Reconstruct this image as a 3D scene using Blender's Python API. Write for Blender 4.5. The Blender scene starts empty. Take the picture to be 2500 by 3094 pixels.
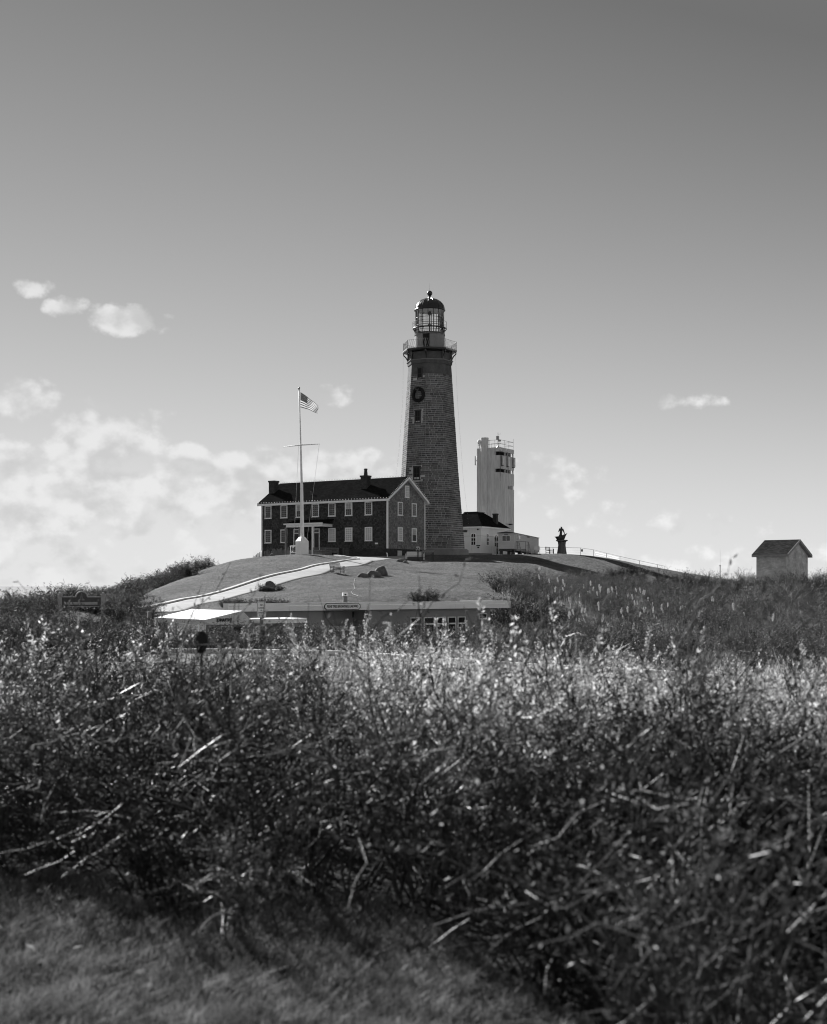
import bpy, bmesh, math, random
import numpy as np
from mathutils import Vector, Matrix, noise as mnoise

random.seed(7)
RNG = np.random.default_rng(7)
scene = bpy.context.scene
col = scene.collection
R = math.radians

# ------------------------------------------------------------------ camera
CAMZ, HY, FPX = 1.6, 1765.0, 150.0 / 96.0 * 2500.0
cam_d = bpy.data.cameras.new('camera')
cam = bpy.data.objects.new('camera', cam_d)
col.objects.link(cam)
cam.location = (0, 0, CAMZ)
cam.rotation_euler = (R(90), 0, 0)
cam_d.sensor_fit = 'HORIZONTAL'
cam_d.sensor_width = 96.0
cam_d.lens = 150.0
cam_d.shift_y = (HY - 1547.0) / 2500.0
cam_d.clip_start = 0.1
cam_d.clip_end = 20000
cam_d.dof.use_dof = True
cam_d.dof.focus_distance = 120.0
cam_d.dof.aperture_fstop = 9.5
scene.camera = cam

# ------------------------------------------------------------------ light
SUN_BETA, SUN_EL = 56.0, 30.0           # degrees behind the left hand side, elevation
s_xy = (-math.cos(R(SUN_BETA)), math.sin(R(SUN_BETA)))
SUN = Vector((s_xy[0] * math.cos(R(SUN_EL)), s_xy[1] * math.cos(R(SUN_EL)), math.sin(R(SUN_EL))))
sl = bpy.data.lights.new('sun', 'SUN')
sl.energy = 5.0
sl.angle = R(0.53)
sl.color = (1.0, 1.0, 1.0)
so = bpy.data.objects.new('sun', sl)
so.rotation_euler = SUN.to_track_quat('Z', 'Y').to_euler()
col.objects.link(so)

vs = scene.view_settings
vs.view_transform = 'Standard'
vs.look = 'None'
vs.exposure = 1.0
vs.gamma = 1.0
vs.use_curve_mapping = False
scene.cycles.use_denoising = True
scene.cycles.max_bounces = 4
scene.cycles.diffuse_bounces = 2
scene.cycles.filter_width = 1.1
scene.cycles.adaptive_threshold = 0.015
scene.cycles.transparent_max_bounces = 8

world = bpy.data.worlds.new('World')
scene.world = world
world.use_nodes = True
world.cycles.sampling_method = 'NONE'
def build_world():
    nt = world.node_tree
    N, L = nt.nodes, nt.links
    for n in list(N): N.remove(n)
    out = N.new('ShaderNodeOutputWorld'); bg = N.new('ShaderNodeBackground')
    bg.inputs['Strength'].default_value = 0.07
    L.new(bg.outputs[0], out.inputs[0])
    sky = N.new('ShaderNodeTexSky')
    sky.sky_type = 'NISHITA'
    sky.sun_disc = False
    sky.sun_elevation = R(SUN_EL)
    sky.sun_rotation = R(-(90.0 - SUN_BETA))
    sky.air_density = 0.6
    sky.dust_density = 0.0
    sky.ozone_density = 1.0
    # black-and-white film behind a red filter: one grey value from the sky's red, on the film's curve
    dot = N.new('ShaderNodeVectorMath'); dot.operation = 'DOT_PRODUCT'
    dot.inputs[1].default_value = (1.0, 0.0, 0.0)
    L.new(sky.outputs[0], dot.inputs[0])
    def film(v):
        a = N.new('ShaderNodeMath'); a.operation = 'MULTIPLY'; a.inputs[1].default_value = -1 / 2.1; L.new(v, a.inputs[0])
        e = N.new('ShaderNodeMath'); e.operation = 'EXPONENT'; L.new(a.outputs[0], e.inputs[0])
        m = N.new('ShaderNodeMath'); m.operation = 'MULTIPLY_ADD'; m.inputs[1].default_value = -8.0; m.inputs[2].default_value = 8.0 - 2.4; L.new(e.outputs[0], m.inputs[0])
        k = N.new('ShaderNodeMath'); k.operation = 'MAXIMUM'; k.inputs[1].default_value = 1.2; L.new(m.outputs[0], k.inputs[0])
        return k.outputs[0]
    skyv = film(dot.outputs['Value'])
    # cloud coordinates: azimuth and elevation
    tc = N.new('ShaderNodeTexCoord')
    sep = N.new('ShaderNodeSeparateXYZ'); L.new(tc.outputs['Generated'], sep.inputs[0])
    def math_(op, a, b=None, c=None):
        m = N.new('ShaderNodeMath'); m.operation = op
        for i, v in enumerate((a, b, c)):
            if v is None: continue
            if isinstance(v, (int, float)): m.inputs[i].default_value = v
            else: L.new(v, m.inputs[i])
        return m.outputs[0]
    az = math_('ARCTAN2', sep.outputs[0], sep.outputs[1])
    el = math_('ARCSINE', sep.outputs[2])
    cmb = N.new('ShaderNodeCombineXYZ'); L.new(az, cmb.inputs[0]); L.new(el, cmb.inputs[1])
    ae = cmb.outputs[0]
    def noise(vec, sx, sy, ox, oy, detail, rough, dist=0.0):
        mp = N.new('ShaderNodeMapping'); mp.inputs['Scale'].default_value = (sx, sy, 1); mp.inputs['Location'].default_value = (ox, oy, 3.7)
        L.new(vec, mp.inputs[0])
        n = N.new('ShaderNodeTexNoise'); n.inputs['Scale'].default_value = 1.0; n.inputs['Detail'].default_value = detail
        n.inputs['Roughness'].default_value = rough; n.inputs['Distortion'].default_value = dist
        L.new(mp.outputs[0], n.inputs[0]); return n.outputs[0]
    def maprange(v, a, b, c, d, smooth=True):
        m = N.new('ShaderNodeMapRange'); m.interpolation_type = 'SMOOTHSTEP' if smooth else 'LINEAR'
        L.new(v, m.inputs[0])
        for i, x in enumerate((a, b, c, d)): m.inputs[1 + i].default_value = x
        return m.outputs[0]
    # cumulus seen above the sea: x, y in photograph pixels turned into angles, then half sizes and weight
    CL = [(95, 868, 80, 38, .95), (205, 930, 80, 46, 1.1), (365, 966, 165, 56, 1.1), (55, 1215, 150, 95, .95),
          (310, 1320, 280, 125, 1.05), (90, 1375, 300, 110, 1.0), (300, 1450, 520, 120, 1.0), (860, 1420, 520, 95, 1.0), (560, 1370, 120, 60, .8), (1010, 1197, 110, 48, .6),
          (1650, 1450, 220, 105, .92), (1570, 1400, 110, 60, .85), (2085, 1215, 140, 42, .82), (180, 1540, 700, 150, .95), (700, 1500, 480, 120, .95),
          (2100, 1590, 460, 70, .45), (1800, 1560, 300, 80, .5)]
    mask = None
    for (x, y, rx, ry, w) in CL:
        a0 = math.atan((x - 1250) / FPX); e0 = math.atan((HY - y) / FPX * math.cos(a0))
        mp = N.new('ShaderNodeVectorMath'); mp.operation = 'MULTIPLY_ADD'
        L.new(ae, mp.inputs[0])
        ka, ke = FPX / rx, FPX / ry
        mp.inputs[1].default_value = (ka, ke, 0); mp.inputs[2].default_value = (-a0 * ka, -e0 * ke, 0)
        ln = N.new('ShaderNodeVectorMath'); ln.operation = 'LENGTH'; L.new(mp.outputs[0], ln.inputs[0])
        g = maprange(ln.outputs['Value'], 1.35, 0.0, 0.0, w)
        mask = g if mask is None else math_('MAXIMUM', mask, g)
    # low cloud goes on unseen round the horizon, thickened to fill shaded walls
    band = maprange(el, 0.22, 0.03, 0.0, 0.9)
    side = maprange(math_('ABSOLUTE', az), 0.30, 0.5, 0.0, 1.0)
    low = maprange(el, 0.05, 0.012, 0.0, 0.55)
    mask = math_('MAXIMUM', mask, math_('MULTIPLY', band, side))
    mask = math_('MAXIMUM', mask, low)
    n1 = noise(ae, 27, 33, 2.1, 5.3, 4, 0.58, 0.0)
    n1b = noise(ae, 27, 33, 2.1 - 0.20, 5.3 + 0.42, 2, 0.5, 0.0)
    n2 = noise(ae, 110, 130, 7.7, 1.3, 3, 0.65, 0.0)
    mpv = N.new('ShaderNodeMapping'); mpv.inputs['Scale'].default_value = (46, 56, 1); L.new(ae, mpv.inputs[0])
    vo = N.new('ShaderNodeTexVoronoi'); vo.feature = 'F1'; vo.inputs['Scale'].default_value = 1.0; vo.voronoi_dimensions = '2D'
    L.new(mpv.outputs[0], vo.inputs['Vector'])
    bil = math_('MULTIPLY', math_('SUBTRACT', 0.42, vo.outputs['Distance']), 0.6)
    nn = math_('ADD', math_('MULTIPLY', math_('SUBTRACT', n1, 0.5), 1.7), math_('MULTIPLY', math_('SUBTRACT', n2, 0.5), 0.45))
    nn = math_('ADD', nn, bil)
    gate = maprange(mask, 0.0, 0.35, 0.0, 1.0)
    dens = math_('ADD', mask, math_('MULTIPLY', nn, gate))
    cov = maprange(dens, 0.30, 0.80, 0.0, 1.0)
    # thick parts grey below, bright on the side towards the sun
    shade = math_('SUBTRACT', n1, n1b)
    lit = maprange(math_('ADD', shade, math_('MULTIPLY', bil, 0.12)), -0.15, 0.15, 0.76, 1.06)
    # front-lit clouds are whiter, boosted further behind the camera to fill shaded walls
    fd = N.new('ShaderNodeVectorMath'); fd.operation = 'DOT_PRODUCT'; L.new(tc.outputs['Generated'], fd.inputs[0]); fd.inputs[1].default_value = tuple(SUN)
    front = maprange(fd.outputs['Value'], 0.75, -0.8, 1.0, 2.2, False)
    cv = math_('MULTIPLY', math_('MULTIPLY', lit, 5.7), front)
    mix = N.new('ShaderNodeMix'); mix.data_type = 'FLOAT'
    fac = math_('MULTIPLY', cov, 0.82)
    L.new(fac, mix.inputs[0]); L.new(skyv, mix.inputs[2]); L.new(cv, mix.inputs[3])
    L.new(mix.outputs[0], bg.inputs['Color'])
    return bg
build_world()

# ------------------------------------------------------------------ helpers
def P(x, y, D):
    """the point at depth D that a ray through photograph pixel (x, y) meets"""
    return Vector(((x - 1250.0) / FPX * D, D, CAMZ + (HY - y) / FPX * D))
def ZZ(y, D): return CAMZ + (HY - y) / FPX * D

def mat(name, v, rough=0.75, var=0.25, scale=2.0, bump=0.0, bscale=None, spec=0.3, metal=0.0, rnd=0.0,
        trans=0.0, var2=0.0, scale2=12.0, streak=False, coords='Object', bdist=0.02):
    m = bpy.data.materials.new(name); m.use_nodes = True
    nt = m.node_tree; N, L = nt.nodes, nt.links
    b = N['Principled BSDF']; out = N['Material Output']
    b.inputs['Roughness'].default_value = rough
    b.inputs['Specular IOR Level'].default_value = spec
    b.inputs['Metallic'].default_value = metal
    tc = N.new('ShaderNodeTexCoord')
    mp = N.new('ShaderNodeMapping'); L.new(tc.outputs[coords], mp.inputs[0])
    if streak: mp.inputs['Scale'].default_value = (1, 1, 0.18)
    def mul(a, b_):
        k = N.new('ShaderNodeMath'); k.operation = 'MULTIPLY'
        for i, x in enumerate((a, b_)):
            if isinstance(x, (int, float)): k.inputs[i].default_value = x
            else: L.new(x, k.inputs[i])
        return k.outputs[0]
    def nz(sc, d=6):
        n = N.new('ShaderNodeTexNoise'); n.inputs['Scale'].default_value = sc; n.inputs['Detail'].default_value = d
        n.inputs['Roughness'].default_value = 0.6; L.new(mp.outputs[0], n.inputs[0]); return n.outputs[0]
    def rg(s, a, b_, lo=0.3, hi=0.7):
        r = N.new('ShaderNodeMapRange'); L.new(s, r.inputs[0])
        r.inputs[1].default_value = lo; r.inputs[2].default_value = hi; r.inputs[3].default_value = a; r.inputs[4].default_value = b_
        return r.outputs[0]
    c = mul(rg(nz(scale), 1 - var, 1 + var), v)
    if var2: c = mul(c, rg(nz(scale2), 1 - var2, 1 + var2))
    if rnd:
        g = N.new('ShaderNodeNewGeometry'); oi = N.new('ShaderNodeObjectInfo')
        ad = N.new('ShaderNodeMath'); ad.operation = 'ADD'; L.new(g.outputs['Random Per Island'], ad.inputs[0]); L.new(oi.outputs['Random'], ad.inputs[1])
        fr = N.new('ShaderNodeMath'); fr.operation = 'FRACT'; L.new(ad.outputs[0], fr.inputs[0])
        c = mul(c, rg(fr.outputs[0], 1 - rnd, 1 + rnd, 0, 1))
    L.new(c, b.inputs['Base Color'])
    if bump:
        bn = N.new('ShaderNodeBump'); bn.inputs['Strength'].default_value = bump; bn.inputs['Distance'].default_value = bdist
        L.new(nz(bscale or scale * 4, 4), bn.inputs['Height']); L.new(bn.outputs[0], b.inputs['Normal'])
    if trans:
        t = N.new('ShaderNodeBsdfTranslucent'); L.new(mul(c, 1.3), t.inputs[0])
        mx = N.new('ShaderNodeMixShader'); mx.inputs[0].default_value = trans
        L.new(b.outputs[0], mx.inputs[1]); L.new(t.outputs[0], mx.inputs[2]); L.new(mx.outputs[0], out.inputs[0])
    return m

def brick_mat(name, v, vm, bw, bh, mortar=0.01, rough=0.85, cvar=0.5, offs=0.5, bump=0.6, var=0.25, scale=0.7, spec=0.2, bd=0.02, streak=0.0):
    """courses of shingle, brick or siding laid out in metres on the uv map"""
    m = bpy.data.materials.new(name); m.use_nodes = True
    nt = m.node_tree; N, L = nt.nodes, nt.links
    b = N['Principled BSDF']; b.inputs['Roughness'].default_value = rough; b.inputs['Specular IOR Level'].default_value = spec
    uv = N.new('ShaderNodeUVMap'); uv.uv_map = 'uv'
    br = N.new('ShaderNodeTexBrick'); L.new(uv.outputs[0], br.inputs[0])
    br.offset = offs; br.squash = 1.0
    br.inputs['Scale'].default_value = 1.0
    br.inputs['Mortar Size'].default_value = mortar; br.inputs['Mortar Smooth'].default_value = 0.2
    br.inputs['Brick Width'].default_value = bw; br.inputs['Row Height'].default_value = bh
    lo, hi = v * (1 - cvar), v * (1 + cvar)
    br.inputs['Color1'].default_value = (lo, lo, lo, 1); br.inputs['Color2'].default_value = (hi, hi, hi, 1)
    br.inputs['Mortar'].default_value = (vm, vm, vm, 1); br.inputs['Bias'].default_value = 0.0
    n = N.new('ShaderNodeTexNoise'); n.inputs['Scale'].default_value = scale; n.inputs['Detail'].default_value = 7; n.inputs['Roughness'].default_value = 0.65
    if streak:
        mp = N.new('ShaderNodeMapping'); mp.inputs['Scale'].default_value = (1, streak, 1); L.new(uv.outputs[0], mp.inputs[0]); L.new(mp.outputs[0], n.inputs[0])
    else: L.new(uv.outputs[0], n.inputs[0])
    r = N.new('ShaderNodeMapRange'); L.new(n.outputs[0], r.inputs[0]); r.inputs[1].default_value = 0.28; r.inputs[2].default_value = 0.72
    r.inputs[3].default_value = 1 - var; r.inputs[4].default_value = 1 + var
    mx = N.new('ShaderNodeVectorMath'); mx.operation = 'SCALE'; L.new(br.outputs[0], mx.inputs[0]); L.new(r.outputs[0], mx.inputs['Scale'])
    L.new(mx.outputs[0], b.inputs['Base Color'])
    bn = N.new('ShaderNodeBump'); bn.inputs['Strength'].default_value = bump; bn.inputs['Distance'].default_value = bd; bn.invert = True
    L.new(br.outputs['Fac'], bn.inputs['Height']); L.new(bn.outputs[0], b.inputs['Normal'])
    return m

class MB:
    """collects simple shapes and links them as one mesh object"""
    def __init__(s): s.v = []; s.f = []; s.mi = []; s.cur = 0
    def add(s, vs_, fs_):
        o = len(s.v); s.v += [tuple(p) for p in vs_]; s.f += [tuple(i + o for i in f) for f in fs_]; s.mi += [s.cur] * len(fs_); return s
    def box(s, x0, x1, y0, y1, z0, z1, M=None):
        p = [(x, y, z) for z in (z0, z1) for (x, y) in ((x0, y0), (x1, y0), (x1, y1), (x0, y1))]
        if M is not None: p = [tuple(M @ Vector(q)) for q in p]
        return s.add(p, [(0, 3, 2, 1), (4, 5, 6, 7), (0, 1, 5, 4), (1, 2, 6, 5), (2, 3, 7, 6), (3, 0, 4, 7)])
    def cbox(s, c, sz, M=None):
        return s.box(c[0] - sz[0] / 2, c[0] + sz[0] / 2, c[1] - sz[1] / 2, c[1] + sz[1] / 2, c[2] - sz[2] / 2, c[2] + sz[2] / 2, M)
    def path(s, pts, rad, n=6, closed=False):
        pts = [Vector(p) for p in pts]; k = len(pts)
        if not hasattr(rad, '__len__'): rad = [rad] * k
        vs_, fs_ = [], []
        ref = None
        for i, p in enumerate(pts):
            if closed: d = pts[(i + 1) % k] - pts[i - 1]
            else: d = pts[min(i + 1, k - 1)] - pts[max(i - 1, 0)]
            if d.length < 1e-9: d = Vector((0, 0, 1))
            d.normalize()
            a = Vector((0, 0, 1)) if abs(d.z) < 0.9 else Vector((1, 0, 0))
            if ref is not None and (ref - d * ref.dot(d)).length > 1e-3: a = ref
            e1 = (a - d * a.dot(d)).normalized(); e2 = d.cross(e1); ref = e1
            for j in range(n):
                t = 2 * math.pi * j / n
                vs_.append(p + (e1 * math.cos(t) + e2 * math.sin(t)) * rad[i])
        for i in range(k if closed else k - 1):
            for j in range(n):
                a, b = i * n + j, i * n + (j + 1) % n
                c, d = ((i + 1) % k) * n + (j + 1) % n, ((i + 1) % k) * n + j
                fs_.append((a, b, c, d))
        if not closed:
            fs_.append(tuple(range(n - 1, -1, -1))); fs_.append(tuple((k - 1) * n + j for j in range(n)))
        return s.add(vs_, fs_)
    def tube(s, a, b, r, r2=None, n=8): return s.path([a, b], [r, r if r2 is None else r2], n)
    def lathe(s, prof, n=24, c=(0, 0), ph=0.0, cap=True):
        vs_, fs_ = [], []
        for (r, z) in prof:
            for j in range(n):
                t = ph + 2 * math.pi * j / n
                vs_.append((c[0] + r * math.cos(t), c[1] + r * math.sin(t), z))
        for i in range(len(prof) - 1):
            for j in range(n):
                fs_.append((i * n + j, i * n + (j + 1) % n, (i + 1) * n + (j + 1) % n, (i + 1) * n + j))
        if cap:
            fs_.append(tuple(range(n - 1, -1, -1))); fs_.append(tuple((len(prof) - 1) * n + j for j in range(n)))
        return s.add(vs_, fs_)
    def sph(s, c, r, n=12, m=8, sz=1.0):
        prof = [(max(1e-4, r * math.sin(math.pi * i / m)), c[2] - sz * r * math.cos(math.pi * i / m)) for i in range(m + 1)]
        return s.lathe(prof, n, (c[0], c[1]))
    def prism(s, poly, a0, a1, axis='z'):
        k = len(poly)
        if axis == 'z': vs_ = [(p[0], p[1], a0) for p in poly] + [(p[0], p[1], a1) for p in poly]
        elif axis == 'y': vs_ = [(p[0], a0, p[1]) for p in poly] + [(p[0], a1, p[1]) for p in poly]
        else: vs_ = [(a0, p[0], p[1]) for p in poly] + [(a1, p[0], p[1]) for p in poly]
        fs_ = [tuple(range(k - 1, -1, -1)), tuple(range(k, 2 * k))]
        fs_ += [(i, (i + 1) % k, k + (i + 1) % k, k + i) for i in range(k)]
        return s.add(vs_, fs_)
    def ico(s, c, r, rng=None, sub=2, sc=(1, 1, 1), amp=0.0, fr=1.0, seed=0):
        bm = bmesh.new(); bmesh.ops.create_icosphere(bm, subdivisions=sub, radius=1.0)
        vs_ = []
        for q in bm.verts:
            d = q.co.normalized()
            k = 1 + amp * mnoise.fractal(d * fr + Vector((seed * 3.1, seed * 1.7, seed)), 1.0, 2.0, 3)
            vs_.append((c[0] + d.x * r * sc[0] * k, c[1] + d.y * r * sc[1] * k, c[2] + d.z * r * sc[2] * k))
        fs_ = [tuple(l.index for l in f.verts) for f in bm.faces]; bm.free()
        return s.add(vs_, fs_)
    def mesh(s, name, mats, smooth=False, uv=True):
        me = bpy.data.meshes.new(name)
        me.from_pydata(s.v, [], s.f)
        if not isinstance(mats, (list, tuple)): mats = [mats]
        for m in mats: me.materials.append(m)
        if len(mats) > 1: me.polygons.foreach_set('material_index', s.mi)
        bm = bmesh.new(); bm.from_mesh(me); bmesh.ops.recalc_face_normals(bm, faces=bm.faces); bm.to_mesh(me); bm.free()
        if uv:
            ul = me.uv_layers.new(name='uv'); up = Vector((0, 0, 1))
            data = [0.0] * (2 * len(me.loops)); vv = me.vertices
            for p in me.polygons:
                n = p.normal
                if abs(n.z) > 0.97: ta, tb = Vector((1, 0, 0)), Vector((0, 1, 0))
                else:
                    ta = up.cross(n).normalized(); tb = n.cross(ta)
                for li in p.loop_indices:
                    c = vv[me.loops[li].vertex_index].co
                    data[2 * li] = c.dot(ta); data[2 * li + 1] = c.dot(tb)
            ul.data.foreach_set('uv', data)
        if smooth: me.polygons.foreach_set('use_smooth', [True] * len(me.polygons))
        me.update(); return me
    def build(s, name, mats, parent=None, smooth=False, uv=True, **tags):
        o = bpy.data.objects.new(name, s.mesh(name, mats, smooth, uv)); col.objects.link(o)
        if parent is not None: o.parent = parent
        for k, v in tags.items(): o[k] = v
        return o

def thing(name, label, cat, loc=(0, 0, 0), rz=0.0, group=None):
    o = bpy.data.objects.new(name, None); col.objects.link(o)
    o.empty_display_size = 0.2
    o.location = loc; o.rotation_euler = (0, 0, rz)
    o['label'] = label; o['category'] = cat
    if group: o['group'] = group
    return o
def put(name, me, parent=None, loc=(0, 0, 0), rot=(0, 0, 0), sc=(1, 1, 1), **tags):
    o = bpy.data.objects.new(name, me); col.objects.link(o)
    if parent is not None: o.parent = parent
    o.location = loc; o.rotation_euler = rot; o.scale = sc
    for k, v in tags.items(): o[k] = v
    return o
def copy_tree(o, parent=None):
    c = o.copy(); col.objects.link(c); c.parent = parent
    for ch in list(o.children): copy_tree(ch, c)
    return c
class Frame:
    """a building's own axes: where a photograph column meets one of its wall planes"""
    def __init__(s, loc, rz): s.o = Vector(loc); s.c, s.s = math.cos(rz), math.sin(rz); s.rz = rz
    def W(s, x, y): return (s.o.x + s.c * x - s.s * y, s.o.y + s.s * x + s.c * y)
    def x_at(s, px, y):          # local x on the plane y for column px
        k = (px - 1250) / FPX; X0, D0 = s.W(0, y)
        return (k * D0 - X0) / (s.c - k * s.s)
    def y_at(s, px, x):          # local y on the plane x for column px
        k = (px - 1250) / FPX; X0, D0 = s.W(x, 0)
        return (k * D0 - X0) / (-s.s - k * s.c)
    def D(s, x, y): return s.W(x, y)[1]
    def Z(s, py, x, y): return ZZ(py, s.D(x, y)) - s.o.z     # local height
def lettering(text, size, m, parent, loc, rot, mirror=True, ext=0.004, align='CENTER', width=None, name='lettering', bold=0.0):
    cu = bpy.data.curves.new('lettering', 'FONT'); cu.body = text; cu.size = size; cu.align_x = align; cu.align_y = 'CENTER'
    cu.extrude = ext; cu.offset = bold; cu.resolution_u = 3
    t = bpy.data.objects.new('tmp', cu); col.objects.link(t)
    bpy.context.view_layer.update()
    me = bpy.data.meshes.new_from_object(t.evaluated_get(bpy.context.evaluated_depsgraph_get()))
    bpy.data.objects.remove(t)
    me.materials.clear(); me.materials.append(m)
    co = np.empty(len(me.vertices) * 3); me.vertices.foreach_get('co', co); co = co.reshape(-1, 3)
    if width and len(co):
        w = co[:, 0].max() - co[:, 0].min(); co[:, 0] *= width / w
    if mirror:
        co[:, 0] *= -1; me.vertices.foreach_set('co', co.ravel()); me.flip_normals()
    else: me.vertices.foreach_set('co', co.ravel())
    return put(name, me, parent, loc, rot)

# ------------------------------------------------------------------ materials
M = {}
M['asphalt'] = mat('asphalt', 0.05, 0.9, 0.2, 3, 0.3, 60)
M['concrete_path'] = mat('concrete_path', 0.30, 0.9, 0.16, 0.5, 0.25, 30, var2=0.12, scale2=2.2)
M['kerb'] = mat('kerb_stone', 0.5, 0.85, 0.2, 1.5, 0.3, 20)
M['white_paint'] = mat('white_paint', 0.88, 0.55, 0.05, 1.2, 0.1, 12)
M['trim'] = mat('white_trim', 0.88, 0.6, 0.07, 2.5, 0.1, 12)
M['old_white'] = mat('weathered_white', 0.76, 0.75, 0.10, 1.3, 0.2, 10, streak=True, var2=0.06)
M['dark_metal'] = mat('dark_metal', 0.022, 0.45, 0.3, 3, 0.1, 20, spec=0.5)
M['black_paint'] = mat('black_paint', 0.02, 0.32, 0.3, 2, 0.0, spec=0.6)
M['grey_metal'] = mat('grey_metal', 0.28, 0.4, 0.2, 4, 0.1, 20, spec=0.6, metal=0.5)
M['wood_grey'] = mat('weathered_wood', 0.24, 0.8, 0.3, 6, 0.3, 30, streak=True)
M['wood_dark'] = mat('dark_wood', 0.06, 0.8, 0.3, 5, 0.3, 30)
M['bronze'] = mat('bronze', 0.035, 0.42, 0.4, 3, 0.2, 12, spec=0.5)
M['granite'] = mat('granite', 0.13, 0.7, 0.2, 8, 0.1, 40)
M['rock'] = mat('boulder_rock', 0.13, 0.9, 0.4, 1.6, 0.8, 5, var2=0.2, scale2=14, bdist=0.05)
M['black_print'] = mat('black_print', 0.02, 0.7, 0.1, 3)

# ------------------------------------------------------------------ ground
PTS = []
def W_(x, y, z): PTS.append((x, y, z))
def I_(px, py, D, dz=0.0): p = P(px, py, D); PTS.append((p.x, p.y, p.z + dz))
for X in (-14, -7, 0, 7, 14):
    for Y in (-14, -4, 4, 11, 17): W_(X, Y, 0.0)
for X in (-26, 26):
    for Y in (-10, 10): W_(X, Y, 0.0)
for X in (-30, -20, -10, 0, 10, 20, 30): W_(X, 26, -0.75); W_(X, 37, -0.75)
for X in (-10, 0): W_(X, 46, -0.85)
# hollow of the gift shop
for (X, Y) in ((-16, 58), (-8, 60), (0, 62), (8, 66), (-8, 68), (0, 72), (8, 77), (12, 82)): W_(X, Y, -2.3)
# left bank of brush
for (X, Y, Z) in ((-15, 48, -0.5), (-22, 55, -0.3), (-26, 70, -0.4), (-34, 90, -1.2), (-30, 110, -2.0), (-45, 60, -1.0), (-52, 100, -2.0)): W_(X, Y, Z)
# drive, seen along its kerb
KERB_PX = [(380, 1851, 79), (422.6, 1841.6, 84), (551.6, 1813, 95), (753, 1761, 112), (914.5, 1720.6, 128), (1050, 1694, 145), (1084, 1690.7, 150)]
KERB = [P(*k) for k in KERB_PX]
KT = np.linspace(0, 1, len(KERB))
for k in KERB: W_(k.x, k.y, k.z); W_(k.x + 3.2, k.y - 0.4, k.z - 0.03)
# mound left of the drive and its skyline
for a in ((470, 1790, 112), (550, 1750, 126), (650, 1711, 140), (765, 1684, 148), (913, 1674.5, 152), (1000, 1679, 153), (840, 1678, 150)): I_(*a)
for (X, Y, Z) in ((-27, 130, -0.5), (-30, 145, 0.6), (-31, 160, 1.2), (-27, 168, 2.6), (-24, 178, 3.6)): W_(X, Y, Z)
# far left ridge (ground under its scrub)
for (px, py) in ((-150, 1810), (0, 1800), (150, 1795), (300, 1765), (430, 1735), (560, 1712), (650, 1705)): I_(px, py, 172, -2.3); I_(px, py + 40, 195, -3.0)
# lawn below the tower
for a in ((760, 1826, 84), (1000, 1815, 86), (1250, 1806, 90), (1500, 1798, 96), (850, 1790, 100), (1000, 1778, 105), (1250, 1768, 110), (1500, 1762, 118), (1050, 1735, 126), (1250, 1735, 128), (1450, 1732, 132),
          (1150, 1712, 140), (1250, 1706, 146), (1380, 1697, 149), (1520, 1699, 151), (1620, 1706, 152)): I_(*a)
for (X, Y, Z) in ((1.5, 153.5, 4.22), (6.5, 154, 4.22), (11.5, 155, 4.15), (2.5, 158, 4.62), (8, 159, 4.65), (13, 160, 4.6), (-3, 153, 4.6),
                  (-4, 160, 4.95), (-11, 164, 5.05), (-18, 169, 5.15), (-20, 176, 5.2), (-10, 178, 5.3), (2, 164.5, 5.3), (2, 174, 5.4), (10, 168, 5.35),
                  (14, 178, 5.6), (24, 186, 5.85), (20, 184, 5.9), (10, 195, 5.6), (-8, 195, 5.3), (20, 205, 5.5), (18, 165, 5.1), (22, 172, 5.35)): W_(X, Y, Z)
# right shoulder and brush hillside
for a in ((1850, 1716, 165, 0), (1950, 1722, 172, -0.3), (2080, 1735, 172, -0.8), (1720, 1704, 160, 0), (1750, 1735, 140, -1.0), (2000, 1740, 138, -1.4), (2200, 1738, 140, -1.5), (2376, 1735, 142, -1.2), (2550, 1730, 140, -1.5),
          (1600, 1760, 120, -0.6), (1800, 1780, 110, -1.4), (2100, 1795, 105, -1.5), (2450, 1790, 105, -1.6), (1650, 1830, 90, -1.2), (1900, 1850, 80, -1.4), (2300, 1850, 82, -1.5),
          (2600, 1850, 82, -1.5), (1800, 1930, 58, -1.1), (2200, 1945, 56, -1.1), (2600, 1960, 56, -1.1), (2300, 1745, 170, -3.5), (2550, 1745, 175, -4), (2800, 1750, 120, -1.5)): I_(*a)
PTS = np.array(PTS, float)
def tps_fit(p, lam=0.6):
    n = len(p); d = p[:, None, :2] - p[None, :, :2]; r2 = (d ** 2).sum(-1)
    K = np.where(r2 > 0, 0.5 * r2 * np.log(np.maximum(r2, 1e-9)), 0.0) + np.eye(n) * lam
    Q = np.hstack([np.ones((n, 1)), p[:, :2]])
    A = np.block([[K, Q], [Q.T, np.zeros((3, 3))]])
    return np.linalg.solve(A, np.concatenate([p[:, 2], np.zeros(3)]))
WT = tps_fit(PTS)
def sstep(t): t = np.clip(t, 0, 1); return t * t * (3 - 2 * t)
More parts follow.
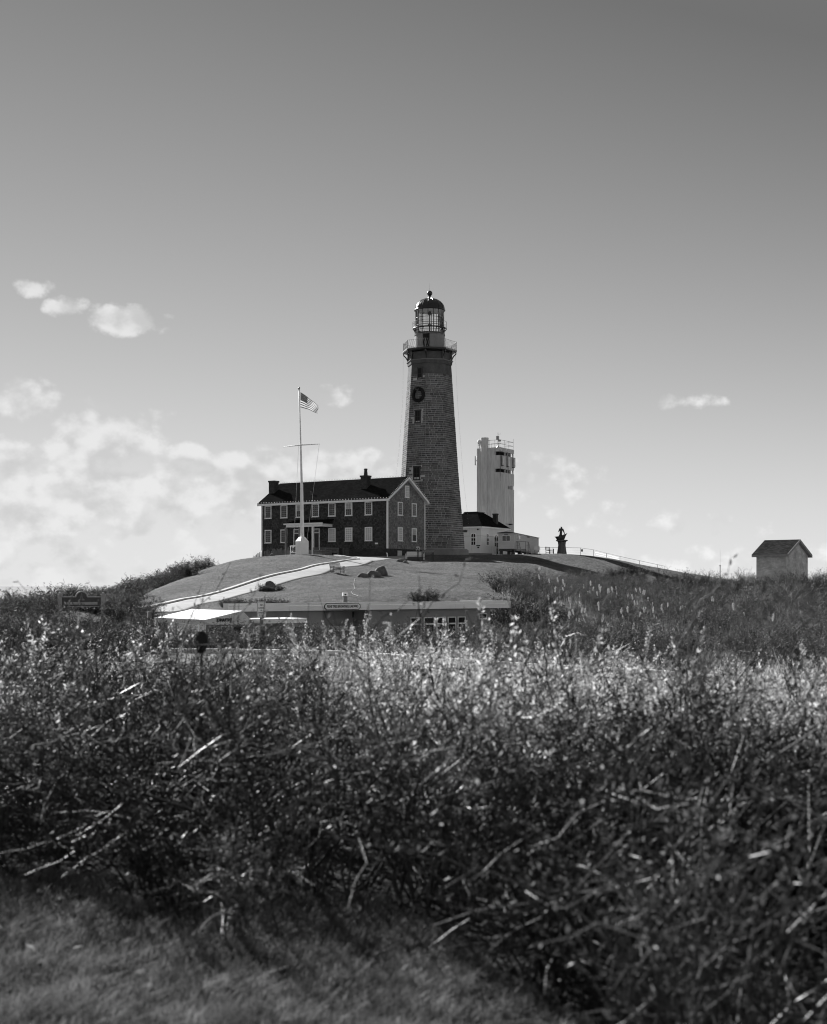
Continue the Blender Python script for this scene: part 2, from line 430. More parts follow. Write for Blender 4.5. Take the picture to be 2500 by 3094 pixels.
def ground_z(x, y):
    x = np.atleast_1d(np.asarray(x, float)); y = np.atleast_1d(np.asarray(y, float))
    z = np.empty_like(x)
    for i in range(0, len(x), 20000):
        xx, yy = x[i:i + 20000], y[i:i + 20000]
        xc, yc = np.clip(xx, -62, 62), np.clip(yy, -14, 205)
        r2 = (xc[:, None] - PTS[None, :, 0]) ** 2 + (yc[:, None] - PTS[None, :, 1]) ** 2
        zz = (0.5 * r2 * np.log(np.maximum(r2, 1e-9))) @ WT[:len(PTS)] + WT[-3] + WT[-2] * xc + WT[-1] * yc
        out = np.maximum(sstep((np.abs(xx) - 50) / 40), np.maximum(sstep((-8 - yy) / 30), 0))
        zz = np.clip(zz, -6, 7) * (1 - out) + (-1.0) * out
        bluff = sstep((yy - 202) / 30)
        dk = np.full(len(xc), 99.0)
        for t in np.linspace(0, 1, 40):
            kx, ky = np.interp(t, KT, [k.x for k in KERB]) + 1.6, np.interp(t, KT, [k.y for k in KERB])
            dk = np.minimum(dk, np.hypot(xc - kx, yc - ky))
        zz = zz + np.clip((dk - 3) / 6, 0, 1) * (0.055 * np.sin(.55 * xc + 1.3 * np.sin(.31 * yc)) * np.sin(.43 * yc + .8 * np.sin(.27 * xc)) + .02 * np.sin(1.3 * xc + .9 * yc) * np.sin(.8 * yc - .7 * xc)) * (yc > 20)
        z[i:i + 20000] = zz * (1 - bluff) + (-24.0) * bluff
    return z
def gz(x, y): return float(ground_z([x], [y])[0])

def road_edges(X):                      # far kerb line of the road in front of the shop hollow
    return 45.0 + (X + 7.9) * (30.0 - 45.0) / 17.5
def axis_(lo, hi, step, far):
    a = list(np.arange(lo, hi + 1e-6, step)); s = step
    b, c = [], []
    x = hi
    while x < far: s *= 1.35; x += s; b.append(x)
    s = step; x = lo
    while x > -far: s *= 1.35; x -= s; c.append(x)
    return np.array(c[::-1] + a + b)
def build_ground():
    xs = axis_(-64, 66, 0.8, 6000); ys = axis_(-6, 214, 0.8, 6000)
    X, Y = np.meshgrid(xs, ys)
    Z = ground_z(X.ravel(), Y.ravel())
    n = len(xs); m = len(ys)
    # bed for the paved drive, its forecourt and the road
    fx_, fy_ = X.ravel(), Y.ravel()
    near = np.where((np.abs(fx_) < 40) & (fy_ > 20) & (fy_ < 175))[0]
    qx, qy = fx_[near], fy_[near]
    dmin = np.full(len(near), 99.0)
    for p in side(kl, 1.6): dmin = np.minimum(dmin, np.hypot(qx - p.x, qy - p.y))
    Z[near[dmin < 0.85]] -= 0.05
    inside = ((qx - np.interp(qy, [149, 155, 160, 166], [-6.0, -6.2, -6.6, -7.0])) > .9) & ((np.interp(qy, [149, 153.3, 158, 163.5], [-3.4, -2.6, -1.2, -.2]) - qx) > .9) & (qy > 150) & (qy < 165)
    Z[near[inside]] -= 0.05
    v = np.stack([X.ravel(), Y.ravel(), Z], 1)
    idx = np.arange(n * m).reshape(m, n)
    f = np.stack([idx[:-1, :-1], idx[:-1, 1:], idx[1:, 1:], idx[1:, :-1]], -1).reshape(-1, 4)
    me = bpy.data.meshes.new('ground'); me.from_pydata(v.tolist(), [], f.tolist())
    me.polygons.foreach_set('use_smooth', [True] * len(me.polygons))
    m_ = bpy.data.materials.new('turf'); m_.use_nodes = True
    nt = m_.node_tree; N, L = nt.nodes, nt.links; b = N['Principled BSDF']; b.inputs['Roughness'].default_value = 0.95; b.inputs['Specular IOR Level'].default_value = 0.1
    tc = N.new('ShaderNodeTexCoord')
    def nz(sc, d, ro=0.6, st=None):
        mp = N.new('ShaderNodeMapping'); L.new(tc.outputs['Object'], mp.inputs[0])
        if st: mp.inputs['Scale'].default_value = st
        k = N.new('ShaderNodeTexNoise'); k.inputs['Scale'].default_value = sc; k.inputs['Detail'].default_value = d; k.inputs['Roughness'].default_value = ro
        L.new(mp.outputs[0], k.inputs[0]); return k.outputs[0]
    def rg(s, lo, hi, a, c):
        r = N.new('ShaderNodeMapRange'); L.new(s, r.inputs[0])
        for i, q in enumerate((lo, hi, a, c)): r.inputs[1 + i].default_value = q
        return r.outputs[0]
    def op(o, a, c):
        k = N.new('ShaderNodeMath'); k.operation = o
        for i, q in enumerate((a, c)):
            if isinstance(q, (int, float)): k.inputs[i].default_value = q
            else: L.new(q, k.inputs[i])
        return k.outputs[0]
    c = op('MULTIPLY', rg(nz(0.16, 7), .3, .7, .75, 1.3), rg(nz(2.6, 5, .7, (1, .6, 1)), .3, .7, .55, 1.5))
    c = op('MULTIPLY', c, rg(nz(11.0, 3, .7), .3, .7, .7, 1.3))
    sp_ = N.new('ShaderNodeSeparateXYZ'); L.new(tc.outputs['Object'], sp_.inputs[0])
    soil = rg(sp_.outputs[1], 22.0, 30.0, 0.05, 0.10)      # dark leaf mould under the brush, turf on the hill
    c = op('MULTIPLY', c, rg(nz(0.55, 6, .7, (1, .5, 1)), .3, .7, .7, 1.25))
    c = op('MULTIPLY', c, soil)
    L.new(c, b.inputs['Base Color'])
    bn = N.new('ShaderNodeBump'); bn.inputs['Strength'].default_value = 1.0; bn.inputs['Distance'].default_value = 0.2
    hgt = op('ADD', op('ADD', op('MULTIPLY', nz(0.85, 4, .65, (1, .6, 1)), 1.5), nz(3.2, 5, .75, (1, .5, 1))), op('MULTIPLY', nz(14, 4, .7), 0.4))
    L.new(hgt, bn.inputs['Height']); L.new(bn.outputs[0], b.inputs['Normal'])
    me.materials.append(m_)
    o = put('ground', me); o['kind'] = 'structure'
sea = MB(); sea.box(-9000, 9000, 200, 12000, -20.5, -20.0)
sea.build('sea', mat('sea_water', 0.05, 0.05, 0.1, 0.05, 0.03, 0.4, spec=0.5), kind='structure')

def drape(pts_a, pts_b, dz, name, m, thick=0.05, sub=1.0, kind='structure', cross=6):
    """a sheet lying dz above the ground between two edge lines"""
    A = [Vector(p) for p in pts_a]; Bp = [Vector(p) for p in pts_b]
    v, f = [], []; k = cross + 1; n = len(A)
    for a, b in zip(A, Bp):
        for j in range(k):
            q = a.lerp(b, j / cross); v.append((q.x, q.y, gz(q.x, q.y) + dz))
    for i in range(n - 1):
        for j in range(cross):
            f.append((i * k + j, i * k + j + 1, (i + 1) * k + j + 1, (i + 1) * k + j))
    mb = MB(); mb.add(v, f); o = mb.build(name, m, smooth=True); o['kind'] = kind
    if sum(p_.normal.z for p_ in o.data.polygons) < 0: o.data.flip_normals()
    md = o.modifiers.new('thick', 'SOLIDIFY'); md.thickness = thick; md.offset = -1
    return o
def resample(pts, step):
    """smooth curve through the points"""
    pts = [Vector(p) for p in pts]; out = []
    for i in range(len(pts) - 1):
        p0, p1, p2, p3 = pts[max(i - 1, 0)], pts[i], pts[i + 1], pts[min(i + 2, len(pts) - 1)]
        n = max(1, int((p2 - p1).length / step))
        for j in range(n):
            t = j / n
            out.append(0.5 * ((2 * p1) + (p2 - p0) * t + (2 * p0 - 5 * p1 + 4 * p2 - p3) * t * t + (3 * p1 - p0 - 3 * p2 + p3) * t ** 3))
    out.append(pts[-1]); return out

kl = resample(KERB, 1.5)
def side(c, off):
    out = []
    for i, p in enumerate(c):
        d = c[min(i + 1, len(c) - 1)] - c[max(i - 1, 0)]; d.z = 0; d.normalize()
        out.append(p + Vector((d.y, -d.x, 0)) * off)
    return out
build_ground()
drape(side(kl, 0.1), side(kl, 3.15), 0.014, 'drive', M['concrete_path'], 0.1)
# forecourt between the drive's end and the house
ap_a = [P(1084, 1690.7, 150), P(1075, 1688, 155), P(1060, 1686, 160), P(1055, 1684, 166)]
ap_b = [kl[-1] + Vector((3.0, -0.6, 0)), Vector((-2.6, 153.3, 0)), Vector((-1.2, 158.0, 0)), Vector((-0.2, 163.5, 0))]
ap_a[0] = kl[-1] + Vector((0.1, 0, 0))
def forecourt():
    ra, rb = resample(ap_a, 0.5), resample(ap_b, 0.5)
    n = 16
    ra = [ra[round(i * (len(ra) - 1) / (n - 1))] for i in range(n)]; rb = [rb[round(i * (len(rb) - 1) / (n - 1))] for i in range(n)]
    drape(ra, rb, 0.018, 'forecourt', M['concrete_path'], 0.1, cross=10)
forecourt()
# kerb logs / stones along the drive: one stone after another
kme = MB().box(-0.5, 0.5, -0.17, 0.17, -0.25, 0.12).mesh('kerb_stone', M['kerb'])
kroot = thing('drive_kerb', 'long pale stone kerb along the mound side of the sloping drive', 'kerb')
for i in range(len(kl) - 1):
    a, b = kl[i], kl[i + 1]
    za, zb = gz(a.x, a.y), gz(b.x, b.y)
    d = Vector((b.x - a.x, b.y - a.y, zb - za)); mid = Vector(((a.x + b.x) / 2, (a.y + b.y) / 2, (za + zb) / 2 + 0.02))
    put('kerb_stone', kme, kroot, mid, d.to_track_quat('X', 'Z').to_euler(), (d.length * 0.985, 1, 1))
kend = [kl[-1], Vector((-8.4, 153.2, 0)), Vector((-9.6, 156.5, 0))]
for i in range(2):
    a, b = kend[i], kend[i + 1]; n = 2
    for j in range(n):
        p, q = a.lerp(b, j / n), a.lerp(b, (j + 1) / n); p.z, q.z = gz(p.x, p.y), gz(q.x, q.y)
        d = q - p; put('kerb_stone', kme, kroot, (p + q) / 2 + Vector((0, 0, .02)), d.to_track_quat('X', 'Z').to_euler(), (d.length * .985, 1, .8))

# road beyond the foreground brush with its pale kerb line
re_a = [Vector((x, road_edges(x), 0)) for x in np.arange(-34, 30.1, 2)]
re_b = [p + Vector((-0.3, -6.4, 0)) for p in re_a]
drape(re_a, re_b, 0.03, 'road', M['asphalt'], 0.08)
lm = MB(); pts = [(p.x, p.y + .12, gz(p.x, p.y) + 0.14) for p in re_a]
for i in range(len(pts) - 1):
    a, b = Vector(pts[i]), Vector(pts[i + 1]); d = b - a
    lm.box(-d.length / 2, d.length / 2, -.09, .09, -.3, .05, Matrix.Translation((a + b) / 2) @ d.to_track_quat('X', 'Z').to_matrix().to_4x4())
lm.build('road_kerb', M['white_paint'], kind='structure')

# ------------------------------------------------------------------ lighthouse
M['mortar'] = mat('lime_mortar', 0.5, 0.9, 0.22, 1.5, 0.4, 18)
M['stone'] = mat('sandstone', 0.12, 0.85, 0.42, 0.55, 0.5, 12, rnd=0.42, var2=0.2, scale2=3.5)
M['render'] = mat('rendered_stone', 0.10, 0.9, 0.3, 1.2, 0.4, 8, var2=0.15)
M['window_stone'] = mat('window_stone', 0.06, 0.9, 0.3, 2, 0.3, 10)
M['plinth'] = mat('plinth_concrete', 0.20, 0.9, 0.2, 0.9, 0.3, 8)
M['lens_glass'] = None
def glass_mat(name, v=0.85, alpha=0.12, rough=0.03):
    m = bpy.data.materials.new(name); m.use_nodes = True
    nt = m.node_tree; N, L = nt.nodes, nt.links; out = N['Material Output']; N.remove(N['Principled BSDF'])
    t = N.new('ShaderNodeBsdfTransparent'); t.inputs[0].default_value = (v, v, v, 1)
    g = N.new('ShaderNodeBsdfGlossy'); g.inputs['Roughness'].default_value = rough; g.inputs[0].default_value = (.9, .9, .9, 1)
    fr = N.new('ShaderNodeFresnel'); fr.inputs[0].default_value = 1.45
    mx = N.new('ShaderNodeMixShader'); L.new(fr.outputs[0], mx.inputs[0]); L.new(t.outputs[0], mx.inputs[1]); L.new(g.outputs[0], mx.inputs[2])
    L.new(mx.outputs[0], out.inputs[0]); return m
M['clear_glass'] = glass_mat('clear_glass', 0.98)
M['dark_glass'] = mat('dark_window_glass', 0.018, 0.1, 0.3, 1.0, spec=0.35)
M['blind'] = mat('window_blind', 0.50, 0.8, 0.06, 3)
M['dark_room'] = mat('dark_interior', 0.018, 0.9, 0.1, 1)

TS = 176.0 / 168.0        # drawn up at 168 m, standing at 176 m
TX, TD, TG = (1299 - 1250) / FPX * 168.0, 168.0, 5.35
lh = thing('lighthouse', 'tall tapering octagonal stone lighthouse with dark domed lantern, beside the shingled house', 'lighthouse', (TX * TS, TD * TS, CAMZ + (TG - CAMZ) * TS))
lh.scale = (TS, TS, TS)
def tz(y): return ZZ(y, TD) - TG
PROF = [(6.16 - TG, 4.58), (15.5 - TG, 3.78), (30.35 - TG, 2.78)]
def tr(z):
    if z <= PROF[1][0]: a, b = PROF[0], PROF[1]
    else: a, b = PROF[1], PROF[2]
    return a[1] + (b[1] - a[1]) * (z - a[0]) / (b[0] - a[0])
VA = [R(10 + 45 * k) for k in range(8)]
def vdir(a): return Vector((math.cos(a), -math.sin(a), 0))
def oct_ring(mb, prof, flip=False):
    vs_, fs_ = [], []
    for (z, r) in prof:
        for a in VA: vs_.append(tuple(vdir(a) * r + Vector((0, 0, z))))
    for i in range(len(prof) - 1):
        for j in range(8): fs_.append((i * 8 + j, i * 8 + (j + 1) % 8, (i + 1) * 8 + (j + 1) % 8, (i + 1) * 8 + j))
    fs_.append(tuple(range(8))); fs_.append(tuple((len(prof) - 1) * 8 + j for j in range(8)))
    mb.add(vs_, fs_)
ZT = 30.35 - TG
shaft = MB(); oct_ring(shaft, [(PROF[0][0] - 0.3, 4.6)] + PROF); shaft = shaft.build('tower_shaft', M['mortar'], lh)
pl = MB(); oct_ring(pl, [(-1.2, 5.15), (0.62, 5.10), (0.80, 4.85), (0.81, 4.3)]); pl.build('plinth', M['plinth'], lh)
co = MB(); oct_ring(co, [(28.55 - TG, tr(28.55 - TG) + .025), (ZT - .45, 2.83), (ZT - .4, 2.93), (ZT - .05, 2.98), (ZT, 3.02), (ZT + .1, 3.02), (ZT + .12, 2.72), (ZT + 1.15, 2.72)])
co.build('rendered_top', M['render'], lh)
cl_ = MB(); oct_ring(cl_, [(ZT + .0, 3.03), (ZT + .04, 3.09), (ZT + .13, 3.09), (ZT + .16, 2.9)]); cl_.build('collar', M['plinth'], lh)

# stones: local axes of each face
def face_axes(k):
    a = VA[k] + R(22.5); n = vdir(a); u = Vector((0, 0, 1)).cross(n)
    return n, u
def face_pt(k, uu, z, out=0.0):
    n, u = face_axes(k); ap = tr(z) * math.cos(R(22.5)); return n * (ap + out) + u * uu + Vector((0, 0, z))
WIN = [(2, 28.62 - TG, 0.5, 1.3), (2, 23.05 - TG, 0.62, 1.4), (2, 15.75 - TG, 0.75, 1.5)]
WIN_U = {}
def u_at(k, px, z):
    best = min(np.arange(-2, 2, 0.02), key=lambda t: abs(1250 + FPX * (TX + face_pt(k, t, z).x) / (TD + face_pt(k, t, z).y) - px)); return float(best)
WIN = [(2, z, w, h, u_at(2, px, z)) for (k, z, w, h), px in zip(WIN, (1270, 1263.5, 1260.5))]
stone_list = []
sr = random.Random(11)
z = PROF[0][0] + 0.02
row = 0
while z < 28.5 - TG:
    h = sr.uniform(0.22, 0.31)
    for k in range(8):
        w = 2 * tr(z) * math.sin(R(22.5)) + 0.012
        x = -w / 2
        first = True
        while x < w / 2 - 0.05:
            L_ = sr.uniform(0.38, 0.95)
            if first: L_ *= sr.choice((0.5, 0.9)); first = False
            if x + L_ > w / 2 - 0.18: L_ = w / 2 - x
            skip = any(kk == k and abs(z + h / 2 - wz) < wh / 2 + .22 and abs(x + L_ / 2 - wu) < ww / 2 + L_ / 2 + .06 for (kk, wz, ww, wh, wu) in WIN)
            if not skip: stone_list.append((k, x, L_, z, h, sr.uniform(0.012, 0.045)))
            x += L_
    z += h; row += 1
singles = [s for s in stone_list if s[0] in (1, 2) and s[1] + s[2] / 2 > -5]
singles.sort(key=lambda s: -s[2] * s[4])
# the largest-looking blocks of the two faces turned to the camera
single_ids = set(id(s) for s in singles[:300])
unit = MB().box(-.5, .5, -.5, .5, -.5, .5).mesh('stone', M['stone'])
rest = MB()
for s in stone_list:
    k, x, L_, z0, h, out = s
    gap = 0.021
    n, u = face_axes(k)
    c0, c1 = face_pt(k, x + L_ / 2, z0 + gap, 0), face_pt(k, x + L_ / 2, z0 + h - gap, 0)
    up = (c1 - c0); hl = up.length; up.normalize(); nn = u.cross(up)
    if nn.dot(n) < 0: nn = -nn
    c = (c0 + c1) / 2 + nn * (out / 2 - 0.01)
    Mx = Matrix((u, nn, up)).transposed()
    if id(s) in single_ids:
        o = put('stone', unit, shaft, c, Mx.to_euler(), (L_ - 2 * gap, out + .02, hl))
    else:
        hx, hy, hz = (L_ / 2 - gap), out / 2 + .01, hl / 2
        vs_ = [c + u * (sx * hx) + nn * (hy if q else -hy) + up * (sz * hz) for q in (0, 1) for sx, sz in ((-1, -1), (1, -1), (1, 1), (-1, 1))]
        rest.add(vs_, [(4, 5, 6, 7), (0, 1, 5, 4), (1, 2, 6, 5), (2, 3, 7, 6), (3, 0, 4, 7)])
rest.build('stonework', M['stone'], lh, uv=False, kind='stuff')
# window openings of the shaft
for (k, wz, ww, wh, wu) in WIN:
    n, u = face_axes(k)
    p = face_pt(k, wu, wz); Mx = Matrix.Translation(p) @ Matrix((u, -n, Vector((0, 0, 1)))).transposed().to_4x4()
    a = MB(); t = 0.15
    for (x0, x1, z0, z1) in ((-ww / 2 - t, -ww / 2, -wh / 2, wh / 2), (ww / 2, ww / 2 + t, -wh / 2, wh / 2), (-ww / 2 - t - .05, ww / 2 + t + .05, wh / 2, wh / 2 + .2), (-ww / 2 - t - .05, ww / 2 + t + .05, -wh / 2 - .16, -wh / 2)):
        a.box(x0, x1, -0.10, 0.3, z0, z1, Mx)
    wf = a.build('window', M['window_stone'], lh)
    MB().box(-ww / 2, ww / 2, -0.035, 0.05, -wh / 2, wh / 2, Mx).build('pane', M['dark_room'], wf)
    b = MB(); b.box(-.025, .025, -.06, -.036, -wh / 2, wh / 2, Mx); b.box(-ww / 2, ww / 2, -.058, -.036, -.02, .02, Mx)
    b.build('glazing_bar', M['dark_metal'], wf)

# gallery
zd = 31.87 - TG; RG = 3.56
gd = MB(); oct_ring(gd, [(zd - .28, 2.7), (zd - .26, RG - .12), (zd - .2, RG), (zd - .04, RG + .03), (zd, RG)]); gd.build('gallery_deck', M['black_paint'], lh)
for k in range(8):
    d = vdir(VA[k]); q = MB()
    pts = [d * 2.88 + Vector((0, 0, zd - 1.42)), d * 2.95 + Vector((0, 0, zd - 1.1)), d * 3.15 + Vector((0, 0, zd - .75)), d * 3.42 + Vector((0, 0, zd - .5)), d * 3.46 + Vector((0, 0, zd - .27))]
    q.path(pts, .075, 6); q.path([d * 2.85 + Vector((0, 0, zd - 1.5)), d * 2.85 + Vector((0, 0, zd - .27))], .12, 6)
    q.build('bracket', M['black_paint'], lh)
rail = MB(); rl = RG - .06
for k in range(8):
    a, b = vdir(VA[k]) * rl, vdir(VA[(k + 1) % 8]) * rl
    rail.path([a + Vector((0, 0, zd)), a + Vector((0, 0, zd + 1.12))], .03, 5)
    for hh in (0.06, 1.08): rail.tube(a + Vector((0, 0, zd + hh)), b + Vector((0, 0, zd + hh)), .018, n=4)
    n = 9
    for j in range(n):
        p, q = a.lerp(b, j / n), a.lerp(b, (j + 1) / n); m_ = a.lerp(b, (j + .5) / n)
        for (s_, e_) in ((p, q), (q, p)):
            rail.tube(s_ + Vector((0, 0, zd + .06)), e_ + Vector((0, 0, zd + 1.08)), .011, n=3)
rail.build('gallery_railing', M['grey_metal'], lh)
zw = 33.92 - TG
wr = MB(); wr.lathe([(1.95, zd), (1.95, zw - .1), (2.02, zw - .06), (2.02, zw)], 40); wr.build('watch_room', mat('grey_watch_room_paint', 0.26, 0.7, 0.12, 1.5, 0.2, 8, streak=True), lh)
da = R(90 + 14)
dd = vdir(da); du = Vector((0, 0, 1)).cross(dd)
Mx = Matrix.Translation(dd * 1.9) @ Matrix((du, -dd, Vector((0, 0, 1)))).transposed().to_4x4()
MB().box(-.42, .42, -.12, .3, zd + .02, zd + 1.95, Mx).build('door', M['dark_room'], lh)
lg = MB(); lg.lathe([(1.86, zw), (1.98, zw + .02), (1.98, zw + .2), (1.86, zw + .24)], 40); lg.build('lantern_sill', M['black_paint'], lh)
# lantern
zl0, zl1, RL = zw + .22, 37.1 - TG, 1.84
NB = 16
for k in range(NB):
    a = 2 * math.pi * (k + .35) / NB; d = vdir(a)
    MB().tube(d * RL + Vector((0, 0, zl0)), d * RL + Vector((0, 0, zl1)), .045, n=5).build('astragal', M['black_paint'], lh)
for zz_ in (zl0 + 1.0, zl0 + 1.95):
    rg_ = MB(); rg_.path([vdir(2 * math.pi * i / 40) * RL + Vector((0, 0, zz_)) for i in range(40)], .035, 5, closed=True); rg_.build('glazing_ring', M['black_paint'], lh, smooth=True)
gl = MB(); gl.lathe([(RL - .02, zl0), (RL - .02, zl1)], 16, ph=2 * math.pi * .35 / NB, cap=False); gl.build('lantern_glazing', M['clear_glass'], lh)
wk = MB(); zk = 34.75 - TG
wk.path([vdir(2 * math.pi * i / 40) * 2.16 + Vector((0, 0, zk)) for i in range(40)], .085, 6, closed=True)
wk.path([vdir(2 * math.pi * i / 40) * 1.97 + Vector((0, 0, zk)) for i in range(40)], .06, 5, closed=True)
for i in range(16):
    d = vdir(2 * math.pi * i / 16); wk.path([d * 1.88 + Vector((0, 0, zk - .6)), d * 1.98 + Vector((0, 0, zk - .3)), d * 2.14 + Vector((0, 0, zk - .06))], .035, 4)
wk.build('lantern_walkway', M['black_paint'], lh, smooth=True)
wr2 = MB()
for i in range(12):
    d = vdir(2 * math.pi * (i + .2) / 12); wr2.tube(d * 2.2 + Vector((0, 0, zk)), d * 2.2 + Vector((0, 0, zk + .88)), .022, n=4)
wr2.path([vdir(2 * math.pi * i / 40) * 2.2 + Vector((0, 0, zk + .86)) for i in range(40)], .02, 4, closed=True)
wr2.build('walkway_railing', M['dark_metal'], lh)
lens = MB(); lens.lathe([(.10, zl0), (.10, zl0 + 1.0), (.3, zl0 + 1.02), (.3, zl0 + 1.2), (.08, zl0 + 1.22), (.08, zl1 - .5), (.3, zl1 - .45), (.1, zl1)], 10)
lens.tube((.55, -.1, zl0), (.55, -.1, zl1 - .3), .03, n=4); lens.tube((-.75, .1, zl0), (-.75, .1, zl1), .03, n=4)
lens.build('beacon_lamp', M['dark_metal'], lh)
dome = MB()
zdm, zdt = 37.1 - TG, 38.72 - TG
dome.lathe([(1.6, zdm - .02), (2.02, zdm), (2.05, zdm + .1), (1.95, zdm + .14)] + [(1.93 * math.cos(t) ** .92, zdm + .14 + (zdt - zdm - .14) * math.sin(t)) for t in np.linspace(.05, 1.47, 12)], 36)
dm = dome.build('dome', M['black_paint'], lh, smooth=True)
for k in range(16):
    d = vdir(2 * math.pi * (k + .35) / 16)
    pts = [d * (1.95 * math.cos(t) ** .92) + Vector((0, 0, zdm + .15 + (zdt - zdm - .14) * math.sin(t))) for t in np.linspace(.05, 1.4, 8)]
    MB().path(pts, .022, 4).build('seam', M['black_paint'], dm)
MB().lathe([(.28, zdt - .05), (.26, zdt + .1), (.16, zdt + .16), (.14, zdt + .3), (.2, zdt + .36)], 14).build('ventilator_neck', M['black_paint'], lh, smooth=True)
MB().sph((0, 0, 39.4 - TG), .35, 18, 12).build('ventilator_ball', M['black_paint'], lh, smooth=True)
MB().tube((0, 0, 39.7 - TG), (0, 0, 40.75 - TG), .018, .006, n=5).build('lightning_rod', M['grey_metal'], lh)
ceil = MB(); ceil.lathe([(1.84, zdm - .06), (1.84, zdm - .03)], 30); ceil.build('lantern_ceiling', M['old_white'], lh)

# wreath on the tower
def wreath(loc, rz, rad, label, big=True):
    w = thing('wreath', label, 'wreath', loc, rz)
    rr = random.Random(5); m = MB()
    ring = [(math.cos(t) * rad * .74, 0, math.sin(t) * rad * .74) for t in np.linspace(0, 2 * math.pi, 28, endpoint=False)]
    m.path(ring, rad * .2, 7, closed=True)
    nn = 900 if big else 250
    for i in range(nn):
        t = rr.uniform(0, 2 * math.pi); s_ = rr.uniform(0, 2 * math.pi); q = rad * rr.uniform(.16, .27)
        c = Vector((math.cos(t) * (rad * .74 + q * math.cos(s_)), -abs(math.sin(s_)) * q, math.sin(t) * (rad * .74 + q * math.cos(s_))))
        d = Vector((rr.gauss(0, 1), rr.gauss(0, 1) - .5, rr.gauss(0, 1))).normalized() * rad * .09; e = d.cross(Vector((rr.gauss(0, 1), rr.gauss(0, 1), rr.gauss(0, 1)))).normalized() * rad * .02
        m.add([c - e, c + e, c + d], [(0, 1, 2)])
    m.build('greenery', mat('wreath_fir', 0.015, 0.7, 0.3, 5, rnd=.5), w, uv=False)
    if big:
        b = MB(); y = -.28
        for sx in (-1, 1):
            b.path([(0, y, rad * .6), (sx * .22, y - .05, rad * .72), (sx * .30, y, rad * .62), (sx * .2, y, rad * .55), (0, y, rad * .6)], .035, 4)
            b.path([(0, y, rad * .58), (sx * .14, y, rad * .1), (sx * .34, y, -rad * .42)], .035, 4)
            b.path([(0, y, rad * .58), (sx * .05, y, rad * .0), (sx * .10, y, -rad * .5)], .03, 4)
        b.build('ribbon_bow', mat('ribbon', 0.13, 0.5, 0.1, 3), w)
    return w
zwz = 25.85 - TG
wu = u_at(2, 1266, zwz); p = face_pt(2, wu, zwz, .12); n_, u_ = face_axes(2)
wreath(lh.location + p * TS, math.atan2(n_.y, n_.x) + math.pi / 2, 1.1, 'large dark evergreen wreath with bow hung high on the lighthouse tower')

# strings of lamps running down the tower
M['bulb'] = mat('frosted_bulb', 0.82, 0.3, 0.02, 3, spec=0.5)
bulb_me = MB().ico((0, 0, 0), 0.055, sub=1).mesh('bulb', M['bulb'], smooth=True, uv=False)
def light_string(pts, label, step, sag=0.0, group=None, bs=1.0):
    s = thing('light_string', label, 'lights', (0, 0, 0), 0, group)
    MB().path(pts, .007, 3).build('cable', M['dark_metal'], s)
    ps = [Vector(q) for q in pts]
    for a, b in zip(ps[:-1], ps[1:]):
        n = max(1, int((b - a).length / step))
        for i in range(n): put('bulb', bulb_me, s, a.lerp(b, (i + .5) / n), sc=(bs, bs, bs))
    return s
def tw(v): return lh.location + v * TS
light_string([tw(Vector((3.35, .4, zd - .3))), tw(Vector((3.62, .1, 20))), tw(Vector((4.35, -.2, 10))), tw(Vector((5.45, -1.6, .1)))], 'thin lamp string hanging down the right edge of the lighthouse tower', 0.62, bs=.4)
light_string([tw(Vector((-3.42, .1, zd - .3))), tw(Vector((-3.5, .1, 20))), tw(Vector((-4.05, .1, 13))), tw(Vector((-4.6, .1, 8.5)))], 'thin lamp string hanging down the left edge of the lighthouse tower', 0.62, bs=.4)
e_ = VA[3]
light_string([tw(vdir(e_) * (tr(q) + .06) + Vector((0, 0, q))) for q in (24.8, 18, 10, 4)], 'lamp string along the sunlit corner edge of the lighthouse tower', 0.75, bs=.6)

# ------------------------------------------------------------------ keeper's house
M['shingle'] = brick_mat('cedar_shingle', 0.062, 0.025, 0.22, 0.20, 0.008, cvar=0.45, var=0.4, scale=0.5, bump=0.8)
M['shingle_pale'] = brick_mat('pale_cedar_shingle', 0.2, 0.095, 0.22, 0.20, 0.008, cvar=0.35, var=0.3, scale=0.6, bump=0.8)  # paler shingle tone for the gable ends
M['roof_shingle'] = brick_mat('roof_shingle', 0.016, 0.010, 0.3, 0.16, 0.006, cvar=0.3, var=0.2, scale=0.4, bump=0.7, rough=0.95, spec=0.0)
M['roof_dark'] = brick_mat('dark_roof_shingle', 0.014, 0.009, 0.3, 0.16, 0.006, cvar=0.3, var=0.25, scale=0.5, bump=0.7, rough=0.95, spec=0.0)
M['brick'] = brick_mat('chimney_brick', 0.05, 0.075, 0.22, 0.075, 0.008, cvar=0.35, var=0.3, scale=1.5, bump=0.5)
M['brick_base'] = brick_mat('foundation_brick', 0.045, 0.05, 0.3, 0.12, 0.008, cvar=0.3, var=0.3, scale=0.8, bump=0.4)

